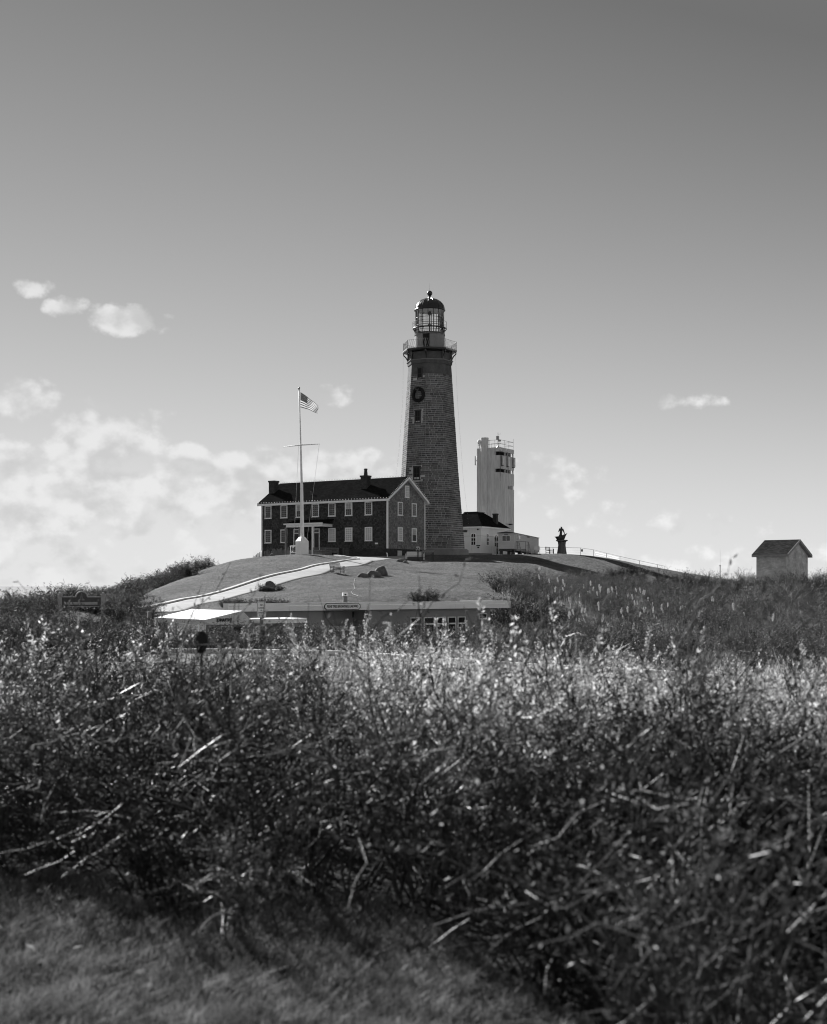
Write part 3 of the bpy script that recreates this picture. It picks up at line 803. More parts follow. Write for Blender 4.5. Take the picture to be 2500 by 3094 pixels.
def window(parent, x, z0, z1, w, face='front', pos=0.0, pane='dark', rows=3, cols=3, fr=0.12, sill=True, half=None):
    """sash window proud of the wall; face 'front' looks to -y at plane y=pos, 'end' looks to +x at plane x=pos"""
    if face == 'front': Mx = Matrix.Translation((x, pos, 0))
    elif face == 'end': Mx = Matrix.Translation((pos, x, 0)) @ Matrix.Rotation(R(90), 4, 'Z')
    a = MB(); h = w / 2
    a.box(-h, -h + fr, -.07, .02, z0, z1, Mx); a.box(h - fr, h, -.07, .02, z0, z1, Mx)
    a.box(-h + fr, h - fr, -.07, .02, z1 - fr, z1, Mx); a.box(-h + fr, h - fr, -.07, .02, z0, z0 + fr * .7, Mx)
    if sill: a.box(-h - .05, h + .05, -.12, -.001, z0 - .07, z0 - .001, Mx)
    win = a.build('window', M['trim'], parent)
    gx0, gx1, gz0, gz1 = -h + fr, h - fr, z0 + fr * .7, z1 - fr
    zm = (gz0 + gz1) / 2
    for (q0, q1, nm, yy) in ((gz0, zm, 'lower', .0), (zm, gz1, 'upper', -.012)):
        pm = M['dark_glass']
        if pane == 'blind' or (half == 'upper' and nm == 'upper') : pm = M['blind']
        MB().box(gx0, gx1, -.03 + yy, .015, q0, q1, Mx).build('pane', pm, win)
    b = MB(); bw = .018
    for i in range(1, cols): xx = gx0 + (gx1 - gx0) * i / cols; b.box(xx - bw, xx + bw, -.05, -.031, gz0, gz1, Mx)
    for i in range(1, rows * 2):
        zz_ = gz0 + (gz1 - gz0) * i / (rows * 2); k = bw * (1.8 if i == rows else 1)
        b.box(gx0, gx1, -.052, -.033, zz_ - k, zz_ + k, Mx)
    b.build('glazing_bar', M['trim'] if pane == 'blind' else M['wood_grey'], win)
    return win

def gable_house(root, x0, x1, W, z0, ze, zr, ov, og, wall_front, wall_end, roofm, trimm, rt=.14, corner=.16):
    """walls between x0 and x1, 0 and W deep, eaves at ze, ridge at zr"""
    a = MB(); a.box(x0, x1, 0, W, z0, ze)
    # front and back keep one shingle, the ends another
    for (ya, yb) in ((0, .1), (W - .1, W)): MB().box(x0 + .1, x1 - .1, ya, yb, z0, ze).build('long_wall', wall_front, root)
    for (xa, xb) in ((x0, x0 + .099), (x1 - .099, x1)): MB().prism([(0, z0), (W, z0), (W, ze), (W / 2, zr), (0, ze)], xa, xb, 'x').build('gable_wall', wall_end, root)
    sl_ = (zr - ze) / (W / 2); r = MB()
    for s_ in (0, 1):
        yo = -ov if s_ == 0 else W + ov; zo = ze - sl_ * ov
        n = 1 if s_ == 0 else -1
        up = rt / math.cos(math.atan(sl_))
        poly = [(yo, zo), (W / 2, zr), (W / 2, zr + up), (yo, zo + up)]
        r.prism(poly, x0 - og, x1 + og, 'x')
    roof = r.build('roof', roofm, root)
    # fascia and rake boards
    t = MB(); zo = ze - sl_ * ov
    t.box(x0 - og, x1 + og, -ov - .04, -ov - .001, zo - .18, zo + .10); t.box(x0 - og, x1 + og, W + ov + .001, W + ov + .04, zo - .18, zo + .10)
    t.box(x0 - og, x1 + og, -ov, -.001, zo - .15, zo - .10)
    for x in (x0 - og - .04, x1 + og + .001):
        for s_ in (0, 1):
            ya = -ov if s_ == 0 else W + ov
            poly = [(ya, zo - .17), (W / 2, zr - .17), (W / 2, zr + .13), (ya, zo + .13)]
            t.prism(poly, x, x + .039, 'x')
    # soffit under the rakes
    for x in (x1 + .002, x0 - og + .002):
        for s_ in (0, 1):
            ya = -ov if s_ == 0 else W + ov
            t.prism([(ya, zo - .16), (W / 2, zr - .16), (W / 2, zr - .12), (ya, zo - .12)], x, x + og - .004, 'x')
    t.build('fascia_board', trimm, root)
    c = MB()
    for (x, y) in ((x0, 0), (x1, 0), (x1, W), (x0, W)):
        sx = 1 if x == x0 else -1; sy = 1 if y == 0 else -1
        c.box(min(x - sx * .03, x + sx * corner), max(x - sx * .03, x + sx * corner), min(y - sy * .03, y + sy * corner), max(y - sy * .03, y + sy * corner), z0, ze - .02)
    if corner > 0: c.build('corner_board', trimm, root)
    return roof, sl_

a_ = R(33)
HL, HW = 20.4, 8.75
hc = P(1171.6, 1682, 162.0); hc.z = 5.0
house = thing('shingled_house', 'long two-storey dark shingled house with white window frames and two chimneys', 'house', hc, -a_)
F = Frame(hc, -a_)
zfo = F.Z(1657, 0, 0); zev = F.Z(1503, 0, 0); zri = F.Z(1444, 0, HW / 2)
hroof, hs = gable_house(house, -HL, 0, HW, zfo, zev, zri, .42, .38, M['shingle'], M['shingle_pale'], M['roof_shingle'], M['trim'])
MB().box(-HL + .06, -.06, .06, HW - .06, -1.5, zfo + .01).build('foundation', M['brick_base'], house)
MB().box(-HL - .02, .02, -.05, -.002, zev - .32, zev - .03).build('frieze_board', M['trim'], house)
for i, px in enumerate((811, 859, 905.5, 954, 1004, 1054.5, 1114.5)):
    x = F.x_at(px, 0); D_ = F.D(x, 0)
    window(house, x, zev - 2.10, zev - .42, 1.14, pane='dark', half='upper' if i in (2, 5) else None)
    if i in (0, 1): window(house, x, zfo + 1.02, zfo + 2.75, 1.14, pane='dark')
    if i in (4, 5, 6): window(house, x, zfo + 1.02, zfo + 2.75, 1.14, pane='blind')
for i, px in enumerate((1209.5, 1251.5)):
    y = F.y_at(px, 0)
    window(house, y, zev - 2.10, zev - .42, 1.12, 'end', 0.0)
    window(house, y, zfo + 1.02, zfo + 2.75, 1.12, 'end', 0.0, half='upper' if i else None, pane='dark' if i else 'blind')
window(house, F.y_at(1230, 0), zev + .25, zev + 1.75, .95, 'end', 0.0, pane='blind')
MB().box(.001, .1, F.y_at(1201, 0), F.y_at(1213, 0), .15, .85).build('basement_window', M['blind'], house)
MB().box(-1.9, -1.45, -.05, -.002, zfo + .55, zfo + .75).build('sign_plate', M['trim'], house)
# chimneys
def chimney(x, y, top, w, pot=False):
    zb = zev + hs * (y - w / 2) - .4
    m = MB(); m.box(x - w / 2, x + w / 2, y - w / 2, y + w / 2, zb, top - .22)
    m.box(x - w / 2 - .07, x + w / 2 + .07, y - w / 2 - .07, y + w / 2 + .07, top - .22, top)
    c = m.build('chimney', M['brick'], hroof)
    if pot: MB().lathe([(.26, top), (.24, top + .3), (.2, top + .7), (.24, top + .78), (.22, top + .9)], 12, (x, y)).build('chimney_pot', M['brick'], c, smooth=True)
cy = 2.4
x = F.x_at(827.5, cy); chimney(x, cy, F.Z(1453, x, cy), .95)
x = F.x_at(1105.5, cy); chimney(x, cy, F.Z(1437, x, cy), .95, True)
x = F.x_at(942, 1.2); zb = zev + hs * 1.2
MB().lathe([(.09, zb - .1), (.09, zb + .5), (.13, zb + .5), (.13, zb + .58)], 10, (x, 1.2)).build('vent_pipe', M['wood_dark'], hroof)
# porch
px0, px1 = F.x_at(868, -2.2), F.x_at(972, -2.2); pz = zfo + 3.25
p_ = MB(); p_.prism([(-2.45, pz), (0, pz + .55), (0, pz + .66), (-2.45, pz + .1)], px0 - .35, px1 + .35, 'x'); p_.build('porch_roof', M['roof_dark'], house)
p_ = MB(); p_.box(px0 - .1, px1 + .1, -2.3, -2.1, pz - .36, pz - .02); p_.box(px0 - .1, px0 + .1, -2.1, -.002, pz - .36, pz - .02); p_.box(px1 - .1, px1 + .1, -2.1, -.002, pz - .36, pz - .02)
p_.box(px0 - .38, px1 + .38, -2.5, -2.46, pz - .06, pz + .13); p_.box(px0 - .35, px1 + .35, -2.44, -.01, pz - .015, pz)
p_.build('porch_beam', M['trim'], house)
for i, px in enumerate((864.5, 906, 946, 968)):
    xx = F.x_at(px, -2.2)
    if i == 3: continue
    MB().box(xx - .12, xx + .12, -2.32, -2.08, -.5, pz - .361).build('porch_post', M['trim'] if i == 2 else M['wood_grey'], house)
MB().box(px0, px1, -2.2, -.02, -.6, zfo - .1).build('porch_floor', M['wood_grey'], house)
for px in (898, 954):
    xx = F.x_at(px, -.1)
    d = MB(); d.box(xx - .62, xx - .5, -.08, 0, zfo - .1, pz - .5); d.box(xx + .5, xx + .62, -.08, 0, zfo - .1, pz - .5); d.box(xx - .5, xx + .5, -.08, 0, pz - .62, pz - .5); d.box(xx - .5, xx + .5, -.08, 0, zfo + 2.15, zfo + 2.25)
    dr = d.build('door', M['trim'], house)
    MB().box(xx - .5, xx + .5, -.045, -.005, zfo - .1, zfo + 2.15).build('door_leaf', M['wood_dark'], dr)
    MB().box(xx - .5, xx + .5, -.04, -.005, zfo + 2.25, pz - .62).build('pane', M['dark_glass'], dr)
wx = F.x_at(928, -.2); wp = F.W(wx, -.25)
wreath((wp[0], wp[1], hc.z + zfo + 1.7), -a_, .75, 'dark wreath hung in the shade of the house porch', big=False)
# lamps strung along the eaves and the gable
def HWp(x, y, z): q = F.W(x, y); return (q[0], q[1], hc.z + z)
zo = zev - hs * .42 + .22
light_string([HWp(-HL - .35, -.44, zo), HWp(.35, -.44, zo)], 'string of pale bulbs along the front eave of the shingled house', 0.44, bs=1.25)
light_string([HWp(.42, -.42, zo + .05), HWp(.42, HW / 2, zri + .3)], 'string of pale bulbs up the near rake of the house gable', 0.33, bs=1.1)
light_string([HWp(.42, HW / 2, zri + .3), HWp(.42, HW + .42, zo + .05)], 'string of pale bulbs down the far rake of the house gable, against the tower', 0.33, bs=1.1)
light_string([HWp(-HL, HW / 2, zri + .26), HWp(0, HW / 2, zri + .26)], 'string of small bulbs along the ridge of the shingled house', 0.42, bs=.8)
light_string([HWp(.1, HW + .08, zfo), HWp(.1, HW + .08, zev - .3)], 'string of pale bulbs up the far corner of the house gable wall', 0.33, bs=.9)

# ------------------------------------------------------------------ white house behind the tower
a_ = R(30)
wc = P(1454, 1674, 183.0); wc.z = 5.45
wh = thing('white_cottage', 'low white cottage with dark hipped roof right of the lighthouse', 'house', wc, -a_)
F = Frame(wc, -a_)
M['white_wall'] = mat('painted_masonry', 0.76, 0.7, 0.06, 0.8, 0.25, 9, streak=True)
ze, zr, CW, CL_ = F.Z(1592, 0, 0), F.Z(1549, -3, 4.3), 6.6, 8.6
MB().box(-CW, 0, 0, CL_, .55, ze).build('wall', M['white_wall'], wh)
MB().box(-CW - .06, .06, -.06, CL_ + .06, -1.2, .55).build('plinth', M['plinth'], wh)
ov = .35; x0, x1, y0, y1 = -CW - ov, ov, -ov, CL_ + ov
t0, t1, s0, s1 = -CW / 2 - 1.0, -CW / 2 + 1.0, 3.2, CL_ - 3.2
r_ = MB(); v = [(x0, y0, ze), (x1, y0, ze), (x1, y1, ze), (x0, y1, ze), (x0, y0, ze + .1), (x1, y0, ze + .1), (x1, y1, ze + .1), (x0, y1, ze + .1), (t0, s0, zr), (t1, s0, zr), (t1, s1, zr), (t0, s1, zr)]
r_.add(v, [(0, 3, 2, 1), (0, 1, 5, 4), (1, 2, 6, 5), (2, 3, 7, 6), (3, 0, 4, 7), (4, 5, 9, 8), (5, 6, 10, 9), (6, 7, 11, 10), (7, 4, 8, 11), (8, 9, 10, 11)])
wroof = r_.build('roof', M['roof_dark'], wh)
MB().box(t0 - .12, t1 + .12, s0 - .12, s1 + .12, zr + .001, zr + .08).build('ridge_cap', M['dark_metal'], wroof)
t = MB(); t.box(x0 - .02, x1 + .02, y0 - .03, y0 - .001, ze - .12, ze + .06); t.box(x1 + .001, x1 + .03, y0, y1, ze - .12, ze + .06); t.box(x0, x1, y0, -.001, ze - .13, ze - .06); t.box(.001, x1, 0, y1, ze - .13, ze - .06)
t.build('fascia_board', M['trim'], wh)
cyy = F.y_at(1502.5, 1 - CW / 2); ch = MB(); ch.box(-.85, -.25, 5.4, 6.0, ze - .1, F.Z(1555, -.5, 5.7)); ch.box(-.91, -.19, 5.34, 6.06, F.Z(1555, -.5, 5.7), F.Z(1552, -.5, 5.7)); ch.build('chimney', M['brick'], wroof)
def arched(parent, pos, z0, z1, w, face):
    Mx = Matrix.Translation((pos, 0, 0)) if face == 'front' else Matrix.Translation((0, pos, 0)) @ Matrix.Rotation(R(90), 4, 'Z')
    h = w / 2; a = MB()
    arc = [(h * math.cos(q), z1 - .18 + .18 * math.sin(q)) for q in np.linspace(0, math.pi, 7)]
    out = [(h + .14, z0 - .1)] + [((h + .14) * math.cos(q), z1 - .18 + .32 * math.sin(q)) for q in np.linspace(0, math.pi, 7)] + [(-h - .14, z0 - .1)]
    k = MB(); k.prism(out, -.05, .02, 'y'); k.v = [tuple(Mx @ Vector(q)) for q in k.v]; w_ = k.build('window', M['trim'], parent)
    pn = MB(); pn.prism([(h, z0)] + arc + [(-h, z0)], -.065, -.045, 'y'); pn.v = [tuple(Mx @ Vector(q)) for q in pn.v]; pn.build('pane', M['dark_glass'], w_)
    b = MB(); b.box(-.03, .03, -.085, -.066, z0, z1 - .02, Mx)
    for q in (.33, .62, .68): b.box(-h, h, -.087, -.066, z0 + (z1 - z0) * q - .03, z0 + (z1 - z0) * q + .03, Mx)
    b.build('glazing_bar', M['trim'], w_)
zz0 = F.Z(1646, 0, 0)
arched(wh, F.x_at(1431.5, 0), zz0, F.Z(1612, 0, 0), .62, 'front')
arched(wh, F.y_at(1473.5, 0), zz0, F.Z(1612, 0, 0), .62, 'end')
arched(wh, F.y_at(1499.5, 0), .5, F.Z(1614, 0, 0), 1.1, 'end')
xx = F.x_at(1446, 0); s_ = MB(); s_.box(xx - .3, xx + .3, -.05, -.002, F.Z(1650, 0, 0), F.Z(1647, 0, 0)); s_.box(xx - .14, xx + .14, -.05, -.002, F.Z(1656, 0, 0), F.Z(1652, 0, 0)); s_.build('notice_plate', M['black_print'], wh)
xx = F.x_at(1408, 0); MB().box(xx - .22, xx + .22, -.35, -.002, F.Z(1607, 0, 0), F.Z(1601, 0, 0)).build('wall_lamp', M['dark_metal'], wh)
xx = F.x_at(1445.5, 0); MB().sph((xx, -.12, F.Z(1599.5, 0, 0)), .12, 10, 6).build('wall_lamp', M['dark_metal'], wh)
c_ = MB(); zc = F.Z(1619, 0, 0); c_.tube((-CW, -.03, zc), (.03, -.03, zc), .015, n=4); c_.tube((.03, 0, zc), (.03, CL_, zc), .015, n=4); c_.build('conduit', M['dark_metal'], wh)
MB().box(.005, .3, F.y_at(1487, 0), F.y_at(1494, 0), 0.0, 1.6).build('cupboard', M['old_white'], wh)

# ------------------------------------------------------------------ trailer
a_ = R(15)
tc_ = P(1555, 1674, 172.0); tc_.z = 5.4
tr_ = thing('office_trailer', 'white flat-roofed office trailer on wheels with metal entry steps', 'trailer', tc_, -a_)
F = Frame(tc_, -a_)
M['siding'] = brick_mat('trailer_siding', 0.60, 0.48, 4.0, 0.2, 0.008, cvar=0.03, var=0.06, bump=0.3)
zb, zt = F.Z(1658, 0, 0), F.Z(1611, 0, 0)
xl = F.x_at(1506, 0); TL = F.y_at(1628.5, 0)
MB().box(xl, 0, 0, TL, zb, zt).build('body', M['siding'], tr_)
rf = MB(); rf.prism([(xl - .12, zt), (.1, zt), (.1, zt + .08), (xl / 2, zt + .24), (xl - .12, zt + .08)], -.15, TL + .1, 'y'); rf.build('roof', M['dark_metal'], tr_)
ch_ = MB(); ch_.box(xl + .1, -.1, .1, TL - .1, zb - .22, zb - .001); ch_.box(xl + .3, -.3, -1.2, .1, zb - .3, zb - .2)
for y in (.4, TL * .3, TL * .7, TL - .5): ch_.box(xl + .1, xl + .5, y, y + .4, -.4, zb - .22); ch_.box(-.5, -.1, y, y + .4, -.4, zb - .22)
ch_.build('chassis', M['dark_metal'], tr_)
for y in (TL * .48, TL * .55):
    for xx in (-.05, xl + .25):
        wm = MB(); wm.path([(xx - .2, y, .33), (xx, y, .33)], .33, 14); wm.build('wheel', M['dark_metal'], tr_)
wx0, wx1 = F.x_at(1519, 0), F.x_at(1541.5, 0); z0, z1 = F.Z(1634, 0, 0), F.Z(1619, 0, 0)
w_ = MB(); w_.box(wx0 - .06, wx1 + .06, -.04, -.001, z0 - .06, z1 + .06); w_ = w_.build('window', M['trim'], tr_)
xm = (wx0 + wx1) / 2
for q0, q1 in ((wx0, xm - .03), (xm + .03, wx1)): MB().box(q0, q1, -.055, -.041, z0, z1).build('pane', M['dark_glass'], w_)
sg = MB().box(F.x_at(1524, 0), F.x_at(1536, 0), -.03, -.001, F.Z(1617, 0, 0), F.Z(1613, 0, 0)).build('sign_plate', M['wood_grey'], tr_)
MB().box(.001, .04, F.y_at(1568, 0), F.y_at(1572, 0), F.Z(1626, 0, 1), F.Z(1617, 0, 1)).build('side_window', M['dark_glass'], tr_)
MB().box(.001, .04, F.y_at(1594, 0), F.y_at(1600, 0), F.Z(1620, 0, 5), F.Z(1616, 0, 5)).build('vent_grille', M['wood_grey'], tr_)
d_ = MB(); yd0, yd1 = F.y_at(1564, 0), F.y_at(1575, 0); d_.box(.001, .03, yd0, yd1, zb, zt - .15); d_.build('door', M['siding'], tr_)
# steps and landing
st = thing('entry_steps', 'tubular metal landing and steps with handrails at the trailer door', 'steps', tc_ + Vector((0, 0, 0)), -a_)
ya, yb = 0.4, 2.6
s_ = MB(); s_.box(.1, 1.5, ya, yb, zb - .12, zb - .04); s_.build('landing', M['grey_metal'], st)
for i in range(4): MB().box(.2, 1.4, yb + .02 + i * .28, yb + .28 + i * .28, zb - .3 - i * .2, zb - .26 - i * .2).build('tread', M['wood_grey'], st)
hr = MB()
for xx in (.15, 1.45):
    hr.path([(xx, ya, -.4), (xx, ya, zb + .95), (xx, yb, zb + .95), (xx, yb + 1.1, zb + .1), (xx, yb + 1.1, -.4)], .025, 5)
    hr.tube((xx, yb, -.4), (xx, yb, zb + .95), .025, n=5); hr.tube((xx, (ya + yb) / 2, zb), (xx, (ya + yb) / 2, zb + .95), .025, n=5); hr.tube((xx, ya, zb + .5), (xx, yb, zb + .5), .02, n=5)
hr.tube((.15, ya, zb + .95), (1.45, ya, zb + .95), .025, n=5)
hr.build('handrail', M['dark_metal'], st)
sgp = thing('notice_board', 'small pale notice board on legs at the far end of the trailer', 'sign', P(1623, 1672, 176.0))
zg = gz(sgp.location.x, sgp.location.y); sgp.location.z = zg
m_ = MB(); m_.box(-.35, .35, -.03, .03, .55, 1.15); m_.build('panel', M['old_white'], sgp)
m_ = MB(); m_.box(-.3, -.24, -.03, .03, -.3, .55); m_.box(.24, .3, -.03, .03, -.3, .55); m_.build('legs', M['dark_metal'], sgp)

# ------------------------------------------------------------------ concrete lookout tower
a_ = R(31)
cc = P(1512, 1674, 196.0); cc.z = 5.5
ct = thing('concrete_lookout_tower', 'pale square concrete lookout tower with slit windows and rooftop aerials', 'tower', cc, -a_)
F = Frame(cc, -a_)
M['conc'] = mat('stained_concrete', 0.6, 0.85, 0.10, 0.7, 0.25, 6, streak=True, var2=0.2, scale2=2.6)
xl = F.x_at(1441.5, 0); yr = F.y_at(1554, 0); zt = F.Z(1351, 0, 0)
s1, s2, s3 = (F.Z(1374.5, 0, 0), F.Z(1363, 0, 0)), (F.Z(1426, 0, 0), F.Z(1415, 0, 0)), (F.Z(1477, 0, 2), F.Z(1466, 0, 2))
core = MB(); core.box(xl + .5, -.5, .5, yr - .5, s3[0] - .3, zt - .3); core.build('core', M['dark_room'], ct)
body = MB()
def ring_wall(z0, z1): body.box(xl, 0, 0, yr, z0, z1)
ring_wall(-2, s3[0]); ring_wall(s3[1], s2[0]); ring_wall(s2[1], s1[0]); ring_wall(s1[1], zt)
xs_ = F.x_at(1495, 0)
for (q, full) in ((s3, False), (s2, True), (s1, True)):
    body.box(xl, xs_ if full else -.0, .0, yr * (.12 if full else .55), q[0], q[1]); body.box(xl, xl + .8, yr * .12, yr, q[0], q[1]); body.box(xl + .8, -1.5, yr - .6, yr, q[0], q[1])
body.build('shell', M['conc'], ct)
for (q, y0_) in ((s3, .58), (s2, .2), (s1, .2)):
    for k in range(4): yy = yr * (y0_ + (.97 - y0_) * (k + 1) / 4); MB().box(-.25, -.02, yy - .1, yy, q[0], q[1]).build('mullion', M['conc'], ct)
st_ = MB()
for (x, y, w) in ((.004, .12, .16), ): st_.path([(.02, -.02, s2[0] - 1.4), (.02, -.02, s2[0] - .3), (.02, -.02, s1[0])], [.015, .05, .05], 6)
st_.build('drain_stain', mat('rust_stain', 0.09, 0.9, 0.5, 2, streak=True), ct)
sx = F.x_at(1464, 0)
MB().lathe([(.62, -2), (.62, F.Z(1322.5, sx, 0)), (.55, F.Z(1322, sx, 0))], 22, (sx, .12)).build('stair_turret', M['conc'], ct, smooth=False)
rl_ = MB(); zr_ = zt + 1.15
cs = [(xl + 1.3, .1), (-.1, .1), (-.1, yr - .1), (xl + .1, yr - .1)]
for i in range(3):
    a, b = Vector((*cs[i], 0)), Vector((*cs[i + 1], 0)); n = 3
    for h in (.55, 1.15): rl_.tube(a + Vector((0, 0, zt + h)), b + Vector((0, 0, zt + h)), .028, n=4)
    for j in range(n + 1): p = a.lerp(b, j / n); rl_.tube(p + Vector((0, 0, zt)), p + Vector((0, 0, zt + 1.2)), .028, n=4)
rl_.tube((xl + .15, .1, zt), (xl + .15, .1, zt + 1.1), .03, n=4); rl_.tube((-.1, yr - .1, zt), (-.1, yr - .1, zt + 1.7), .03, n=4)
rl_.tube((xl + .15, .1, zt + .5), (xl + 1.0, .1, zt + .5), .028, n=4)
rl_.build('roof_railing', M['grey_metal'], ct)
MB().sph((xl + .52, -.1, zt + .95), .36, 14, 10, 1.15).build('radome', M['old_white'], ct, smooth=True)
MB().tube((xl + .52, -.1, zt), (xl + .52, -.1, zt + .6), .06).build('radome_post', M['grey_metal'], ct)
mx_ = F.x_at(1504.5, .3); an = MB(); an.lathe([(.3, zt), (.05, zt + .3), (.05, zt + 1.8)], 8, (mx_, .4)); an.box(mx_ - .2, mx_ + .15, .2, .5, zt + 1.2, zt + 1.75); an.box(mx_ + .1, mx_ + .5, .2, .45, zt + .9, zt + 1.15); an.tube((mx_, .4, zt + 1.7), (mx_, .4, zt + 2.3), .03, n=5); an.tube((mx_, .4, zt + 2.05), (mx_ + .5, .4, zt + 2.05), .02, n=4)
an.build('aerial_mast', M['grey_metal'], ct)
for f_ in (.12, .5, .92):
    p = MB(); y = yr * f_; p.box(.18, .34, y - .17, y + .17, F.Z(1407, 0, 1), F.Z(1378, 0, 1)); ap = p.build('panel_aerial', M['old_white'], ct)
    MB().tube((.12, y - .24, F.Z(1408, 0, 1)), (.12, y - .24, F.Z(1376, 0, 1)), .045, n=5).build('aerial_pole', M['dark_metal'], ap)
    MB().box(.02, .3, y - .3, y + .1, F.Z(1409, 0, 1), F.Z(1407.5, 0, 1)).build('aerial_bracket', M['dark_metal'], ap)
p = MB(); p.box(xl - .42, xl - .24, .1, .4, F.Z(1405, xl, 0), F.Z(1377, xl, 0)); p.box(xl - .25, xl + .01, .2, .3, F.Z(1392, xl, 0), F.Z(1390, xl, 0)); p.build('panel_aerial', M['old_white'], ct)
xx = F.y_at(1539, 0); lm_ = MB(); lm_.box(.02, .5, xx - .2, xx + .2, F.Z(1586, 0, 2), F.Z(1582, 0, 2)); lm_.tube((.03, xx - 1.2, F.Z(1583, 0, 2)), (.03, xx, F.Z(1583, 0, 2)), .03, n=4); lm_.build('flood_lamp', M['dark_metal'], ct)

# ------------------------------------------------------------------ pump shed on the right
a_ = R(40)
sc_ = P(2376, 1735, 140.0); sc_.z = gz(sc_.x, sc_.y) - .2
mat_shed_roof = brick_mat('shed_roof_shingle', 0.04, 0.02, 0.3, 0.17, 0.012, cvar=0.4, var=0.35, scale=1.2, bump=0.8, rough=0.95, spec=0.0)
sh = thing('masonry_shed', 'small windowless masonry shed with dark shingled gable roof standing in brush', 'shed', sc_, -a_)
F = Frame(sc_, -a_)
M['shed_wall'] = brick_mat('whitewashed_brick', 0.56, 0.46, 0.3, 0.1, 0.008, cvar=0.14, var=0.42, scale=1.0, bump=0.3)
sL = -F.x_at(2286.5, 0); sW = F.y_at(2442, 0)
ze, zr = F.Z(1672, 0, 0), F.Z(1633, 0, sW / 2)
gable_house(sh, -sL, 0, sW, -1.5, ze, zr, .38, .34, M['shed_wall'], M['shed_wall'], mat_shed_roof, mat('grey_fascia', 0.3, 0.8, 0.2, 3), rt=.1, corner=-1)
MB().box(-sL, 0, -.03, -.002, ze - .18, ze - .06).build('frieze_board', M['wood_dark'], sh)

# ------------------------------------------------------------------ flagpole and flag
def on_ground(px, py, D, dz=0.0):
    p = P(px, py, D); p.z = gz(p.x, p.y) + dz; return p
fp = on_ground(913, 1674, 152.0)
pole = thing('flagpole', 'tall white flagpole with yardarm and boxed white base on the mound', 'flagpole', fp)
def FZ(y): return ZZ(y, 152.0) - fp.z
def fx(x): return (x - 1250) / FPX * 152.0 - fp.x
ztop, zy = FZ(1177), FZ(1345)
tipx, yx = fx(904), fx(909)
b = MB(); b.path([(0, 0, -.3), (fx(911.5), 0, FZ(1450)), (yx, 0, zy), (tipx, 0, ztop)], [.2, .145, .105, .055], 12); b.build('mast', M['white_paint'], pole, smooth=True)
b = MB(); b.path([(.02, -.02, 1.5), (fx(911.4) + .02, -.02, FZ(1462))], [.25, .175], 4); b.build('lower_mast_casing', M['white_paint'], pole)
s_ = MB(); w = .56
M45 = Matrix.Rotation(R(38), 4, 'Z')
s_.box(-w, w, -w, w, -.4, 1.55, M45)
v = [M45 @ Vector(q) for q in ((-w, -w, 1.55), (w, -w, 1.55), (w, w, 1.55), (-w, w, 1.55), (-.26, -.26, 2.05), (.26, -.26, 2.05), (.26, .26, 2.05), (-.26, .26, 2.05))]
s_.add(v, [(0, 1, 5, 4), (1, 2, 6, 5), (2, 3, 7, 6), (3, 0, 4, 7), (4, 5, 6, 7)]); s_.build('base_box', M['white_paint'], pole)
b = MB(); b.sph((tipx, 0, ztop + .18), .13, 14, 10); b.build('finial_ball', M['grey_metal'], pole, smooth=True)
b = MB(); b.lathe([(.1, ztop - .06), (.1, ztop + .03)], 10, (tipx, 0)); b.build('truck', M['grey_metal'], pole)
b = MB(); b.path([(fx(856), .3, FZ(1349.5)), (yx, -.14, zy), (fx(967), -.5, FZ(1343))], [.035, .075, .035], 8); b.build('yardarm', M['white_paint'], pole, smooth=True)
h = MB(); h.tube((fx(966), -.5, FZ(1344)), (fx(928), -.3, 1.5), .012, n=4); h.tube((fx(903), -.1, zy), (fx(889), -.5, 1.0), .012, n=4); h.tube((tipx + .1, -.06, ztop), (fx(913) + .1, -.22, 1.6), .01, n=4); h.build('halyard', M['old_white'], pole)

M['flag_white'] = mat('flag_white', 0.62, 0.8, 0.05, 3, trans=0.35)
M['flag_red'] = mat('flag_red_cloth', 0.10, 0.8, 0.05, 3, trans=0.3)
M['flag_blue'] = mat('flag_blue_cloth', 0.055, 0.8, 0.05, 3, trans=0.3)
fz1, fz0 = FZ(1185), FZ(1231)
hoist = fz1 - fz0
fl = thing('flag', 'striped flag with dark starred canton flying from the flagpole', 'flag', (fp.x + fx(908.5), fp.y - .05, fp.z))
nu, nv = 30, 26
def fpt(u, v):       # u along fly, v down the hoist (0..1)
    Lf = 2.25
    x = Lf * u * (.94 - .06 * v); drop = 1.6 * u ** 1.1 * (1 - .08 * v)
    y = .16 * math.sin(u * 7.5 + v * 2.2) * u + .08 * math.sin(u * 15 + v * 4) * u
    return (x + .03 * math.sin(v * 9 + u * 5) * u, y, fz1 - hoist * v * (1 - .44 * u) - drop + .05 * math.sin(u * 9 + v * 3) * u)
def flag_piece(name, m, u0, u1, v0, v1, nu, nv, off=0.0):
    b = MB(); vs_ = []
    for i in range(nu + 1):
        for j in range(nv + 1):
            p = fpt(u0 + (u1 - u0) * i / nu, v0 + (v1 - v0) * j / nv); vs_.append((p[0], p[1] + off, p[2]))
    b.add(vs_, [(i * (nv + 1) + j, (i + 1) * (nv + 1) + j, (i + 1) * (nv + 1) + j + 1, i * (nv + 1) + j + 1) for i in range(nu) for j in range(nv)])
    return b.build(name, m, fl, smooth=True)
for k in range(13):
    m_ = M['flag_red'] if k % 2 == 0 else M['flag_white']
    flag_piece('stripe', m_, .40 if k < 7 else 0.0, 1.0, k / 13, (k + 1) / 13, 26, 2)
can = flag_piece('canton', M['flag_blue'], 0, .40, 0, 7 / 13, 12, 8)
sm = MB()
